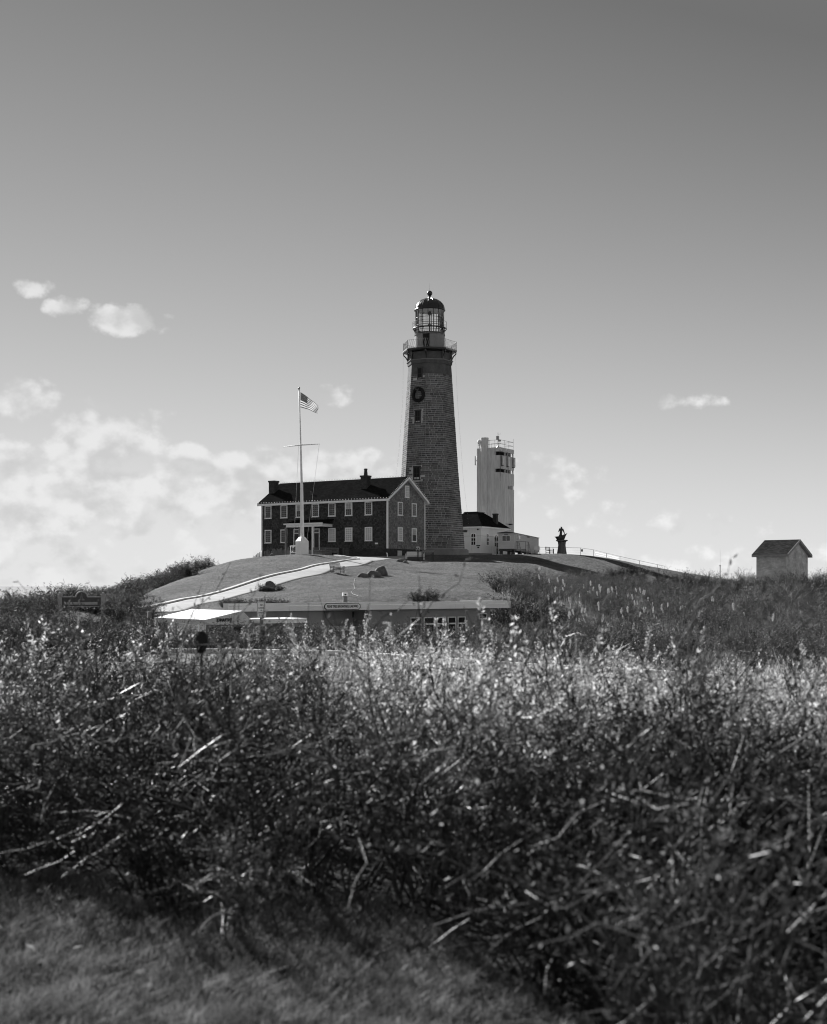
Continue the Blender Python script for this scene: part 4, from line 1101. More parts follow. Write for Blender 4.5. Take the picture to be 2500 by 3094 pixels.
for r_ in range(9):
    for c_ in range(6 if r_ % 2 == 0 else 5):
        u = .40 * ((2 * c_ + (1 if r_ % 2 == 0 else 2)) / 12); v_ = 7 / 13 * (r_ + 1) / 10
        q = fpt(u, v_); pts = []
        for i in range(10):
            rr = .042 if i % 2 == 0 else .017; t = math.pi / 2 + i * math.pi / 5; pts.append((q[0] + rr * math.cos(t), q[1] - .008, q[2] + rr * math.sin(t)))
        sm.add(pts + [(q[0], q[1] - .008, q[2])], [(i, (i + 1) % 10, 10) for i in range(10)])
st = sm.build('stars', M['flag_white'], can)

# ------------------------------------------------------------------ bell in a white frame
bp = on_ground(887, 1672, 153.5)
bl = thing('bell_stand', 'bell hanging in a small white square frame beside the flagpole base', 'bell', bp, R(-15))
zb_ = ZZ(1651, 153.5) - bp.z
b = MB(); hw = .36
for x in (-hw, hw): b.box(x - .045, x + .045, -.045, .045, -.2, zb_)
b.box(-hw - .06, hw + .06, -.06, .06, zb_ + .001, zb_ + .1); b.box(-hw + .046, hw - .046, -.03, .03, zb_ * .22, zb_ * .22 + .06); b.build('frame', M['white_paint'], bl)
MB().lathe([(.03, zb_ - .1), (.09, zb_ - .16), (.11, zb_ - .3), (.17, zb_ - .46), (.19, zb_ - .5)], 14).build('bell', M['bronze'], bl, smooth=True)
MB().tube((-.2, -.05, .2), (-.02, -.05, zb_ - .5), .04, n=6).build('bell_rope', M['white_paint'], bl)

# ------------------------------------------------------------------ benches
def bench(loc, rz, label, w=1.5, m=None, sc=1.0, slats=12, solid=False):
    m = m or M['wood_grey']
    r = thing('bench', label, 'bench', loc, rz); r.scale = (sc, sc, sc)
    h = w / 2
    for s_ in (-1, 1):
        MB().box(s_ * h - .035, s_ * h + .035, -.30, -.23, -.05, .64).build('leg', m, r)
        b = MB(); b.path([(s_ * h, .27, -.05), (s_ * h, .27, .45), (s_ * h, .38, .95)], .045, 4); b.build('leg', m, r)
        MB().box(s_ * h - .045, s_ * h + .045, -.34, .3, .641, .685).build('armrest', m, r)
        MB().box(s_ * h - .025, s_ * h + .025, -.229, .25, .14, .19).build('stretcher', m, r)
    for i in range(6): y = -.29 + i * .1; MB().box(-h + .036, h - .036, y, y + .075, .42, .45).build('seat_slat', m, r)
    MB().box(-h + .036, h - .036, -.28, -.25, .34, .419).build('seat_rail', m, r)
    b = MB(); Mx = Matrix.Translation((0, .28, .45)) @ Matrix.Rotation(R(-12), 4, 'X')
    b.box(-h + .03, h - .03, -.02, .03, .43, .51, Mx); b.box(-h + .03, h - .03, -.02, .03, .04, .1, Mx); b.build('back_rail', m, r)
    for i in range(slats): x = -h + (i + 1) * w / (slats + 1); MB().box(x - (.045 if solid else .025), x + (.045 if solid else .025), -.008, .018, .101, .429, Mx).build('back_slat', m, r)
    return r
M['slat_pale'] = mat('pale_bench_wood', 0.12, 0.75, 0.25, 4, 0.2, 20)
p = on_ground(1019, 1728, 126.0)
bench(p, R(142), 'wooden slatted bench on the lawn edge beside the drive', 1.35, sc=.98)
p = on_ground(966, 1679, 158.0); bench(p, R(8), 'slatted wooden bench by the porch, nearer the flagpole of two', 1.5, M['slat_pale'])
p = on_ground(1003, 1679, 157.0); bench(p, R(-4), 'slatted wooden bench by the house, farther from the flagpole of two', 1.5, M['slat_pale'])
p = on_ground(1255, 1684, 156.0, .05); bench(p, R(-14), 'pale metal bench facing the drive at the foot of the lighthouse', 2.2, mat('bright_bench_paint', .72, .3, .05, 2, spec=.6), sc=1.0, slats=22, solid=True)
p = on_ground(1662, 1673, 184.0); bench(p, R(60), 'dark bench on the skyline beside the statue', 1.35, M['wood_dark'], sc=1.05, slats=2)

# coin viewer
p = on_ground(1263.5, 1685, 154.5)
v_ = thing('coin_viewer', 'coin-operated viewer with rounded silver head on a post near the pale bench', 'viewer', p, R(-10))
b = MB(); b.lathe([(.24, -.1), (.24, .06), (.1, .12), (.075, .4), (.075, 1.05), (.13, 1.1), (.13, 1.16)], 12); b.build('post', M['dark_metal'], v_, smooth=True)
hd = MB(); hd.ico((0, 0, 1.45), .32, sub=2, sc=(.85, .8, 1.1)); hd = hd.build('head', mat('cast_silver', .5, .3, .1, 3, metal=.6, spec=.6), v_, smooth=True)
for sx in (-.11, .11): MB().tube((sx, -.22, 1.5), (sx, -.33, 1.5), .07, n=8).build('eyepiece', M['dark_metal'], hd)
MB().box(-.12, .12, -.3, -.24, 1.2, 1.36).build('coin_box', M['dark_metal'], hd)
# display table
p = on_ground(1293, 1686, 155.5)
v_ = thing('display_lectern', 'dark slanted display panel on four thin legs beside the viewer', 'display panel', p, R(-12))
b = MB(); b.box(-.75, .75, -.45, .45, -.04, .04, Matrix.Translation((0, 0, 1.15)) @ Matrix.Rotation(R(12), 4, 'X')); b.build('panel', M['wood_grey'], v_)
for x in (-.62, .62):
    for y in (-.36, .36): MB().box(x - .045, x + .045, y - .045, y + .045, -.2, 1.09 + y * .21).build('leg', M['wood_dark'], v_)
b = MB(); b.tube((-.62, -.36, .3), (.62, .36, .9), .02, n=4); b.build('brace', M['wood_dark'], v_)

# ------------------------------------------------------------------ rocks
def rock(px, py, D, r, sc, label, seed, rz=0.0, sink=.25, sub=3):
    p = on_ground(px, py, D)
    b = MB(); b.ico((0, 0, 0), r, sub=sub, sc=sc, amp=.24, fr=1.15, seed=seed)
    b.v = [(x, y, max(z, -r * sc[2] * .9)) for x, y, z in b.v]
    o = b.build('boulder', M['rock'])
    o.location = (p.x, p.y, p.z + r * sc[2] * (1 - 2 * sink) * .75); o.rotation_euler = (0, 0, rz)
    o['label'] = label; o['category'] = 'rock'
    for pl_ in o.data.polygons: pl_.use_smooth = seed % 2 == 0
    return o
rock(817, 1777, 104, .5, (.85, .8, 1.1), 'pointed upright boulder rising from a clump of shrubs by the drive', 3)
rock(1130, 1727, 124, .56, (1.3, .9, .85), 'rounded dark boulder, middle of the three on the open lawn', 8, .3)
rock(1152, 1722, 126, .66, (1.05, .9, 1.0), 'tallest boulder with flat sloping top at the right of three on the lawn', 4, 1.1)
rock(1097, 1732, 123, .42, (1.2, .9, .75), 'small low boulder at the left of three on the lawn', 6, .5)
rock(1214, 1694, 148, .45, (1.35, .8, .62), 'low split boulder on the lawn in front of the pale bench', 10, .2)
rock(1225, 1694.5, 147, .3, (1.0, .8, .62), 'small stone leaning on the low split boulder near the pale bench', 12, .8)
rock(1285, 1693, 149, .3, (1.5, .8, .35), 'flat little stone in the grass before the display panel', 14, .1, sub=2)
rock(823, 1672.5, 150.0, .24, (1.2, .8, .9), 'little dark lump on the mound skyline left of the bell', 16, .4, sub=2)

# ------------------------------------------------------------------ statue
sp = on_ground(1698.5, 1674, 185.0)
stt = thing('memorial_statue', 'dark bronze fisherman figure in a boat prow on a waisted stone pedestal', 'statue', sp)
def SZ(z6): return ZZ(1560 + z6 * .0744, 185.0) - sp.z
def SX(x6): return ((1640 + x6 * .0744) - 1250) / FPX * 185.0 - sp.x
def octo(prof, m, name, parent, n=8, cx=0.0, sy=1.0):
    b = MB(); b.lathe([(r, z) for r, z in prof], n, (0, 0), R(22.5)); b.v = [(x + cx, y * sy, z) for x, y, z in b.v]; return b.build(name, m, parent)
octo([(.72, -.5), (.72, SZ(1500)), (.6, SZ(1300)), (.545, SZ(1170)), (.6, SZ(1050)), (.66, SZ(1030))], M['granite'], 'pedestal', stt)
octo([(.62, SZ(1030)), (.9, SZ(1000)), (.86, SZ(965)), (.62, SZ(955))], M['granite'], 'pedestal_cap', stt, sy=.85)
# boat: two rising ends round the figure
def boat():
    b = MB(); sec = []
    K = 12
    for i in range(K + 1):
        t = i / K; x6 = 495 + (965 - 495) * t
        top = 830 + (690 - 830) * t + 30 * math.sin(math.pi * t); bot = 1003 - 172 * abs(2 * t - 1.0) ** 4 * (1 if t < .5 else 1.25)
        hw = .46 * math.sin(math.pi * min(max(.06 + .88 * t, 0), 1)) ** .7 + .03
        x = SX(x6 + (25 if t > .9 else 0)); xb = SX(745 + (x6 - 745) * .80)
        sec.append([(x, -hw, SZ(top)), ((x + xb) / 2, -hw * .8, SZ((top + bot) / 2)), (xb, -.06, SZ(bot)), (xb, .06, SZ(bot)), ((x + xb) / 2, hw * .8, SZ((top + bot) / 2)), (x, hw, SZ(top))])
    vs_ = [q for s_ in sec for q in s_]; n = 6
    b.add(vs_, [(i * n + j, i * n + j + 1, (i + 1) * n + j + 1, (i + 1) * n + j) for i in range(K) for j in range(n - 1)] + [tuple(range(5, -1, -1)), tuple(K * n + j for j in range(6))])
    o = b.build('boat', M['bronze'], stt, smooth=False); md = o.modifiers.new('s', 'SOLIDIFY'); md.thickness = .05
boat()
def skin_figure(name, verts, edges, radii, m, parent, root=0, sub=2):
    me = bpy.data.meshes.new(name); me.from_pydata(verts, edges, []); o = bpy.data.objects.new('tmp', me); col.objects.link(o)
    md = o.modifiers.new('skin', 'SKIN'); md.use_smooth_shade = True
    for i, r in enumerate(radii):
        sv = me.skin_vertices[0].data[i]; sv.radius = r if hasattr(r, '__len__') else (r, r); sv.use_root = (i == root)
    ss = o.modifiers.new('sub', 'SUBSURF'); ss.levels = sub; ss.render_levels = sub
    bpy.context.view_layer.update()
    out = bpy.data.meshes.new_from_object(o.evaluated_get(bpy.context.evaluated_depsgraph_get())); bpy.data.objects.remove(o)
    out.materials.clear(); out.materials.append(m); out.polygons.foreach_set('use_smooth', [True] * len(out.polygons))
    return put(name, out, parent)
V = [(SX(745), 0, SZ(700)), (SX(755), 0, SZ(620)), (SX(760), 0, SZ(540)), (SX(762), -.02, SZ(495)), (SX(764), -.05, SZ(440)), (SX(764), -.06, SZ(425)),
     (SX(705), 0, SZ(515)), (SX(678), -.03, SZ(575)), (SX(658), -.1, SZ(625)),
     (SX(825), 0, SZ(530)), (SX(858), -.03, SZ(610)), (SX(888), -.1, SZ(700)), (SX(897), -.12, SZ(720)),
     (SX(738), 0, SZ(780)), (SX(722), 0, SZ(870)), (SX(655), -.13, SZ(645))]
E = [(0, 1), (1, 2), (2, 3), (3, 4), (4, 5), (2, 6), (6, 7), (7, 8), (2, 9), (9, 10), (10, 11), (11, 12), (0, 13), (13, 14), (8, 15)]
rad = [(.27, .2), (.25, .18), (.25, .18), .10, .165, .13, .13, .10, .07, .13, .10, .07, .06, (.42, .3), (.52, .36), .07]
skin_figure('figure', V, E, rad, M['bronze'], stt)

# ------------------------------------------------------------------ wire fence on the far edge
fpx = [(1632, 1653.5, 190), (1672, 1654, 190), (1755, 1655.5, 189), (1794.5, 1661, 187), (1833, 1671, 184), (1874, 1681, 181), (1933, 1694, 178), (1988, 1706, 176), (2010, 1711, 175)]
fe = thing('wire_fence', 'low wire fence with thin posts running down the skyline right of the statue', 'fence')
fr_ = MB()
tops = [P(*q) for q in fpx]
for t in tops: MB().tube((t.x, t.y, gz(t.x, t.y) - .2), t, .032, n=6).build('post', M['grey_metal'], fe)
for a, b in zip(tops[:-1], tops[1:]):
    fr_.tube(a, b, .025, n=5)
fr_.build('top_rail', M['grey_metal'], fe)
wr_ = MB()
for a, b in zip(tops[:-1], tops[1:]):
    for q in (.33, .66):
        a2 = Vector((a.x, a.y, a.z + (gz(a.x, a.y) - a.z) * q)); b2 = Vector((b.x, b.y, b.z + (gz(b.x, b.y) - b.z) * q)); wr_.tube(a2, b2, .006, n=3)
wr_.build('wire', M['grey_metal'], fe)
t = tops[2]; MB().box(t.x + .08, t.x + .34, t.y - .03, t.y, t.z - .55, t.z - .2).build('tag_plate', M['dark_metal'], fe)

# snow fence left of the house
pk = thing('picket_fence', 'thin snow fence of upright laths at the far end of the shingled house', 'fence')
lath = MB().box(-.03, .03, -.01, .01, -.3, 1.15).mesh('lath', M['slat_pale'])
rr = random.Random(3)
for i in range(46):
    px = 767 + i * 2.35; D_ = 172 - i * .33
    p = on_ground(px, 1685, D_); put('lath', lath, pk, p, (rr.uniform(-.05, .05), rr.uniform(-.06, .06), R(20)), (1, 1, rr.uniform(.85, 1.1)))
# thin tall mast on the right skyline
p = on_ground(2177, 1740, 150.0); ms = thing('thin_mast', 'very thin mast with small head against the sky between statue and shed', 'mast', p)
zt_ = ZZ(1662, 150) - p.z; MB().tube((0, 0, 0), (0, 0, zt_), .018, .008, n=5).build('rod', M['grey_metal'], ms); MB().lathe([(.1, ZZ(1708, 150) - p.z - .1), (.1, ZZ(1708, 150) - p.z)], 8).build('head', M['grey_metal'], ms); MB().tube((0, 0, 0), (0, 0, ZZ(1708, 150) - p.z), .05, n=6).build('post', M['grey_metal'], ms)

# bin and downpipe by the house
p = on_ground(1046, 1678, 160.5); bn = thing('litter_bin', 'dark round litter bin in the shade by the house wall', 'bin', p)
MB().lathe([(.38, -.1), (.42, .9), (.44, .92), (.44, 1.0), (.2, 1.1)], 14).build('drum', M['dark_metal'], bn)
p = on_ground(1171, 1683, 160.6); dp = thing('bent_pipe', 'short pale bent pipe standing at the house foundation', 'pipe', p)
MB().path([(0, 0, -.1), (0, 0, .25), (-.04, 0, .42), (-.12, 0, .52)], .07, 8).build('pipe_bend', M['trim'], dp)

# ------------------------------------------------------------------ gift shop
gl_ = P(691, 1828, 70.0); gr_ = P(1538.6, 1811.8, 82.0)
ga = math.atan2(gr_.y - gl_.y, gr_.x - gl_.x); GL = math.hypot(gr_.y - gl_.y, gr_.x - gl_.x)
go = Vector((gl_.x, gl_.y, -2.35))
gs = thing('gift_shop', 'long low flat-roofed gift shop with broad white fascia below the lawn', 'shop', go, ga)
F = Frame(go, ga)
zf1 = (gl_.z + gr_.z) / 2 + 2.35; zf0 = zf1 - .445
M['shop_wall'] = mat('shop_stucco', 0.32, 0.9, 0.12, 0.8, 0.2, 10)
M['fascia'] = mat('white_fascia', 0.88, 0.6, 0.08, 0.5, 0.1, 6)
nseg = 5; cut = [0, GL * .19, GL * .34, GL * .57, GL * .78, GL]
for i in range(nseg):
    MB().box(cut[i] + (.006 if i else 0), cut[i + 1] - .006, -.06, .0, zf0, zf1 - .16).build('fascia_board', M['fascia'], gs)
    MB().box(cut[i] + (.006 if i else 0), cut[i + 1] - .006, -.085, .0, zf1 - .15, zf1).build('fascia_board', M['fascia'], gs)
MB().box(-.06, .0, -.085, .5, zf0, zf1).build('side_fascia', M['fascia'], gs); MB().box(GL + .001, GL + .06, -.085, 5.0, zf0, zf1).build('side_fascia', M['fascia'], gs)
MB().prism([(.0, .001), (GL, .001), (GL, 5.0), (4.2, 5.0), (.0, .6)], zf0 + .02, zf0 + .2).build('roof', mat('roof_gravel', .16, .95, .2, 3, .3, 20), gs)
wy = .75
xa, xb_, xc, xd = F.x_at(975, wy), F.x_at(1113, wy), F.x_at(1441, wy), F.x_at(1496, wy)
w_ = MB()
wz0, wz1 = F.Z(1916, F.x_at(1320, wy), wy), F.Z(1862.5, F.x_at(1250, wy), wy)
wL, wR = F.x_at(1237, wy), F.x_at(1408, wy)
w_.prism([(.9, wy), (xa, wy), (xa, 4.9), (4.5, 4.9)], -.5, zf0 + .02)
w_.box(xa, xb_, wy + 1.6, 4.9, -.5, zf0 + .02)
w_.box(xb_, xc, wy, 4.9, -.5, zf0 + .02); w_.box(xc, xd, wy + .45, 4.9, -.5, zf0 + .02)
w_.build('wall', M['shop_wall'], gs)
def shop_window(x0, x1, z0, z1, y, split=None):
    a = MB(); t = .055
    a.box(x0, x0 + t, y - .06, y - .001, z0, z1); a.box(x1 - t, x1, y - .06, y - .001, z0, z1); a.box(x0 + t, x1 - t, y - .06, y - .001, z1 - t, z1); a.box(x0 + t, x1 - t, y - .06, y - .001, z0, z0 + t)
    if split: a.box(x0 + t, x1 - t, y - .06, y - .001, split - t * .8, split + t * .8)
    wn = a.build('window', M['trim'], gs)
    for (q0, q1) in (((z0 + t, split - t * .8), (split + t * .8, z1 - t)) if split else ((z0 + t, z1 - t),)):
        MB().box(x0 + t, x1 - t, y - .03, y - .002, q0, q1).build('pane', M['dark_glass'], wn)
zs = F.Z(1886.5, F.x_at(1255, wy), wy); zt1 = F.Z(1865.5, F.x_at(1255, wy), wy)
for (p0, p1) in ((1239.5, 1273), (1280.5, 1312), (1318.5, 1346.5), (1352.5, 1377.5), (1382.5, 1406)):
    shop_window(F.x_at(p0, wy), F.x_at(p1, wy), .75, zt1, wy, zs)
b = MB(); b.box(wL - .12, wR + .12, wy - .05, wy - .001, zt1 + .001, zt1 + .09); b.build('window_head', M['shop_wall'], gs)
yy = wy + .45; shop_window(F.x_at(1446, yy), F.x_at(1471, yy), F.Z(1871, F.x_at(1460, yy), yy), F.Z(1853, F.x_at(1460, yy), yy), yy)
# recess with the door and a pale board
xq0, xq1 = F.x_at(997, wy + 1.6), F.x_at(1050, wy + 1.6)
MB().box(xq0, xq1, wy + 1.5, wy + 1.599, 0, F.Z(1892, xq0, wy + 1.6)).build('door', M['old_white'], gs)
MB().box(F.x_at(1075, wy + 1.6), xb_ - .05, wy + 1.52, wy + 1.599, F.Z(1866, xb_, wy + 1.6), F.Z(1850, xb_, wy + 1.6)).build('transom_window', M['dark_glass'], gs)
MB().box(F.x_at(878, wy), F.x_at(955, wy), wy - .03, wy - .001, .3, F.Z(1894, F.x_at(915, wy), wy)).build('shop_front_window', M['dark_glass'], gs)
xr = F.x_at(1224, wy); MB().box(xr - .1, xr + .1, wy - .03, wy - .001, F.Z(1894, xr, wy), F.Z(1882, xr, wy)).build('access_sign', M['trim'], gs)
MB().path([(xr + .06 * math.cos(t), wy - .035, F.Z(1888.5, xr, wy) + .06 * math.sin(t)) for t in np.linspace(.5, 5.6, 12)], .012, 4).build('access_symbol', M['black_print'], gs)
MB().box(xd - .3, xd + 1.6, wy + 2, wy + 2.1, F.Z(1887, xd, wy + 2), F.Z(1873, xd, wy + 2)).build('side_board', M['wood_dark'], gs)
# name board on the fascia
s0, s1 = F.x_at(980.5, -.1), F.x_at(1089.5, -.1); sz0, sz1 = zf0 + .02, zf1 - .03
zc = (sz0 + sz1) / 2; hw, hh = (s1 - s0) / 2, (sz1 - sz0) / 2; cx = (s0 + s1) / 2
nb = thing('shop_name_board', 'white name board with black border on the gift shop fascia', 'sign', go, ga)
def plaque(hw, hh, c): return [(cx - hw + c, zc - hh), (cx + hw - c, zc - hh), (cx + hw - c * .9, zc - hh + c * .5), (cx + hw, zc - hh + c), (cx + hw, zc + hh - c), (cx + hw - c * .9, zc + hh - c * .5), (cx + hw - c, zc + hh), (cx - hw + c, zc + hh), (cx - hw + c * .9, zc + hh - c * .5), (cx - hw, zc + hh - c), (cx - hw, zc - hh + c), (cx - hw + c * .9, zc - hh + c * .5)]
MB().prism(plaque(hw, hh, .11), -.115, -.086, 'y').build('border', M['black_print'], nb)
MB().prism(plaque(hw - .035, hh - .035, .1), -.122, -.1151, 'y').build('board', M['fascia'], nb)
lettering('OFFICIAL LIGHTHOUSE GIFT SHOP', .2, M['black_print'], nb, (cx, -.126, zc), (R(90), 0, 0), width=(s1 - s0) * .86, bold=.006)

# small things on the bank behind the fascia
p = on_ground(1043, 1812, 84.0); fl_ = thing('flood_light', 'small white box lamp on a stub post above the shop fascia', 'lamp', p, R(15)); 
zq = ZZ(1801, 84) - p.z
b = MB(); b.box(-.13, .13, -.1, .1, -.3, zq); b.build('post', M['plinth'], fl_); hd = MB(); hd.box(-.16, .16, -.14, .14, zq + .001, zq + .22); hd = hd.build('housing', M['white_paint'], fl_)
MB().box(-.06, .06, -.15, -.141, zq + .06, zq + .14).build('lens', M['dark_room'], hd)
p = on_ground(1072, 1818, 80.5); tb = thing('timber_edging', 'low grey timber edging lying above the shop fascia', 'edging', p, R(8))
for i, (x0, x1) in enumerate(((-.62, .12), (.16, .62))): MB().box(x0, x1, -.05, .05, -.5, .15).build('beam', M['wood_grey'], tb)
p0 = [(1083, 1802, 88.5), (1066, 1798, 90), (1064, 1791, 93), (1071, 1783, 97), (1071, 1770, 104), (1070, 1755, 111), (1074, 1738, 119), (1086, 1731, 122)]
pts = []
for q in p0: g = on_ground(*q, .06); pts.append(g)
MB().path(resample(pts, .8), .007, 4).build('cord', M['old_white'], None, label='thin white cord trailing down the lawn from the three boulders', category='cord')

# ------------------------------------------------------------------ entrance tent
tcn = P(619.7, 1872.7, 60.0); ta = R(37)
to = Vector((tcn.x, tcn.y, -2.35))
tn = thing('entrance_tent', 'white entrance canopy with sloping bright roof beside the gift shop', 'tent', to, ta)
F = Frame(to, ta)
M['canvas'] = mat('white_canvas', 0.80, 0.6, 0.04, 1.0, 0.15, 3, trans=0.12)
TWd = F.x_at(754, 0); TLn = F.y_at(471, 0); xp = F.x_at(732.5, 0)
ez = tcn.z + 2.35; pz_ = F.Z(1845.4, xp, 0); ez2 = F.Z(1868, TWd, 0); vz = F.Z(1887.5, 0, 0)
c_ = MB(); c_.prism([(0, ez), (xp, pz_), (TWd, ez2), (TWd, ez2 - .04), (xp, pz_ - .05), (0, ez - .04)], -.02, TLn, 'y'); c_.build('canopy_roof', M['canvas'], tn)
v_ = MB(); v_.prism([(.001, vz), (TWd, vz), (TWd, ez2 - .05), (xp, pz_ - .06), (.001, ez - .05)], .0, .025, 'y'); v_.build('gable_valance', M['canvas'], tn)
v_ = MB(); v_.box(-.025, .0, 0, TLn, vz, ez - .002); v_.build('side_valance', M['canvas'], tn)
sc_m = MB()
for i in range(9): x = TWd * (i + .5) / 9; sc_m.box(x - TWd / 24, x + TWd / 24, .003, .02, vz - .03, vz)
sc_m.build('scalloped_edge', M['canvas'], tn)
lettering('ENTRANCE', .2, M['black_print'], tn, ((F.x_at(653.5, 0) + F.x_at(700, 0)) / 2, -.03, F.Z(1874, .8, 0)), (R(90), 0, 0), width=F.x_at(700, 0) - F.x_at(653.5, 0), bold=.008)
for (x, y) in ((.05, .08), (TWd - .05, .08), (.05, TLn - .1), (TWd - .05, TLn - .1)): MB().tube((x, y, -.3), (x, y, vz + .1), .035, n=8).build('pole', M['white_paint'], tn)
for k in range(4):
    yy = TLn * (k + .5) / 4; MB().path([(.02, yy, ez - .045), (xp, yy, pz_ - .07), (TWd, yy, ez2 - .06)], .02, 5).build('rafter', M['grey_metal'], tn)
# ticket booth behind it
tb = thing('ticket_booth', 'grey booth with dark windows under the entrance canopy', 'booth', to + Vector((.75, 1.3, 0)), ta)
F = Frame(tb.location, ta)
bw = 3.4
MB().box(-.05, bw, 0, 2.0, -.3, vz + .18).build('wall', M['shop_wall'], tb)
MB().box(1.55, bw + .6, -.9, 1.0, vz - .0, vz + .22).build('roof_edge', M['fascia'], tb)
zw0, zw1 = F.Z(1924, .5, 0), F.Z(1894, .5, 0)
for (p0, p1) in ((632, 662), (669, 698), (706, 736)):
    x0, x1 = F.x_at(p0, 0), F.x_at(p1, 0)
    a = MB(); a.box(x0 - .05, x1 + .05, -.05, -.001, zw0 - .05, zw1 + .05); wn = a.build('window', M['trim'] if p0 == 669 else M['wood_grey'], tb)
    MB().box(x0, x1, -.06, -.0505, zw0, zw1).build('pane', M['dark_glass'], wn)
MB().box(.0, 1.7, -.25, -.07, zw0 - .1, zw0 - .055).build('counter', M['trim'], tb)

# ------------------------------------------------------------------ signs
p = P(790, 1866, 45.0); zgp = gz(p.x, p.y)
ns = thing('parking_sign', 'white no stopping sign with black border on a wooden post', 'sign', (p.x, p.y, zgp), R(-4))
sz = lambda y: ZZ(y, 45.0) - zgp
sx = lambda w: w / FPX * 45.0
MB().box(-.055, .055, .0, .1, -.3, sz(1826)).build('post', M['wood_grey'], ns)
hw = sx(13.2)
MB().box(-hw, hw, -.012, -.001, sz(1866.5), sz(1818)).build('plate', M['white_paint'], ns)
fr = MB(); zt_, zb_ = sz(1819.3), sz(1865.2); h2 = hw - .018
for (x0, x1, z0, z1) in ((-h2, -h2 + .008, zb_, zt_), (h2 - .008, h2, zb_, zt_), (-h2 + .008, h2 - .008, zt_ - .008, zt_), (-h2 + .008, h2 - .008, zb_, zb_ + .008)): fr.box(x0, x1, -.015, -.0121, z0, z1)
fr.build('border', M['black_print'], ns)
for (t, y, s_, w) in (('NO', 1828.5, .10, .085), ('STOPPING', 1837.5, .06, .20), ('OR', 1844.5, .06, .055), ('STANDING', 1852, .06, .20)):
    lettering(t, s_, M['black_print'], ns, (0, -.0125, sz(y)), (R(90), 0, 0), width=w, ext=.002, bold=.002)
ar = MB(); za = sz(1858.5)
ar.box(-.05, .05, -.015, -.0121, za - .007, za + .007)
for s_ in (-1, 1): ar.prism([(s_ * .085, za), (s_ * .05, za + .022), (s_ * .05, za - .022)][::s_], -.015, -.0121, 'y')
ar.build('double_arrow', M['black_print'], ns)
MB().box(-.1, -.02, -.02, -.001, sz(1912), sz(1893)).build('small_notice', M['white_paint'], ns)

p = P(247, 1835, 75.0); zgp = gz(p.x, p.y)
M['sign_grey'] = mat('weathered_sign_paint', 0.34, 0.8, 0.2, 3, 0.2, 12)
ps = thing('park_sign', 'arched dark park sign between two pale square posts in the brush', 'sign', (p.x, p.y, zgp), R(4))
sz = lambda y: ZZ(y, 75.0) - zgp
sx = lambda x: (x - 247) / FPX * 75.0
for q in (183, 311):
    MB().box(sx(q) - .115, sx(q) + .115, -.115, .115, -.3, sz(1798)).build('post', M['sign_grey'], ps)
    MB().box(sx(q) - .14, sx(q) + .14, -.14, .14, sz(1798) + .001, sz(1796)).build('post_cap', M['sign_grey'], ps)
    MB().sph((sx(q), 0, sz(1793.5)), .085, 10, 7).build('finial', M['sign_grey'], ps, smooth=True)
zt_ = sz(1803.5); xa, xb_ = sx(189), sx(305); r_ = (264 - 230) / 2 / FPX * 75
arc = [(r_ * math.cos(t), zt_ - .02 + r_ * .98 * math.sin(t)) for t in np.linspace(0, math.pi, 15)]
MB().prism([(xa, sz(1834)), (xb_, sz(1834)), (xb_, zt_ - .01)] + arc + [(xa, zt_ - .01)], -.04, .04, 'y').build('board', mat('sign_board_paint', 0.08, 0.6, 0.2, 3), ps)
t_ = MB(); t_.box(xa, -r_, -.07, .05, zt_ - .03, zt_ + .03); t_.box(r_, xb_, -.07, .05, zt_ - .03, zt_ + .03); t_.path([(a_, -.01, b_) for a_, b_ in arc], .05, 6); t_.build('arched_trim', M['sign_grey'], ps)
t_ = MB(); t_.box(xa + .3, xb_ - .2, -.07, -.041, sz(1827), sz(1819)); t_.build('name_strip', M['sign_grey'], ps)
MB().box(xa + .3, xb_ - .1, -.06, -.041, sz(1834), sz(1832)).build('lower_strip', M['sign_grey'], ps)
# lighthouse emblem in the arch
e_ = MB(); e_.prism([(-.07, zt_ - .1), (.07, zt_ - .1), (.03, zt_ + .2), (-.03, zt_ + .2)], -.06, -.041, 'y'); e_.prism([(-.22, zt_ - .22), (.2, zt_ - .2), (.12, zt_ - .1), (-.12, zt_ - .11)], -.058, -.041, 'y'); e_.build('emblem', M['wood_grey'], ps)

# square post left of the tent
p = P(452, 1866, 52.0); zgp = gz(p.x, p.y); wp_ = thing('wooden_post', 'squat weathered wooden post in the brush before the entrance canopy', 'post', (p.x, p.y, zgp), .3)
MB().box(-.075, .075, -.075, .075, -.3, ZZ(1848, 52) - zgp).build('shaft', M['wood_grey'], wp_)

# ------------------------------------------------------------------ plants
M['leaf'] = mat('shrub_leaf', 0.065, 0.5, 0.35, 1.3, rnd=0.8, trans=0.42, spec=0.35)
M['leaf_pale'] = mat('sunlit_shrub_leaf', 0.46, 0.6, 0.3, 1.2, rnd=0.6, trans=0.6, spec=0.3)  # sunlight on the brush tops put into a paler leaf colour
M['twig_pale'] = mat('pale_twig', 0.24, 0.4, 0.3, 6, rnd=0.5, spec=0.55)  # sunlit stems put into a paler bark colour
M['twig_fan'] = mat('fan_bark', 0.05, 0.6, 0.5, 7, rnd=0.5, spec=0.2)
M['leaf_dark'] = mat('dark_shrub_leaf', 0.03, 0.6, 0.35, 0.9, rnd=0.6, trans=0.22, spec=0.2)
M['leaf_hill'] = mat('hillside_leaf', 0.058, 0.6, 0.4, 0.5, rnd=0.6, trans=0.3, spec=0.2)
M['twig'] = mat('twig_bark', 0.075, 0.38, 0.4, 6, rnd=0.5, spec=0.3)
M['limb'] = mat('limb_bark', 0.03, 0.42, 0.4, 9, 0.3, 40, spec=0.3)
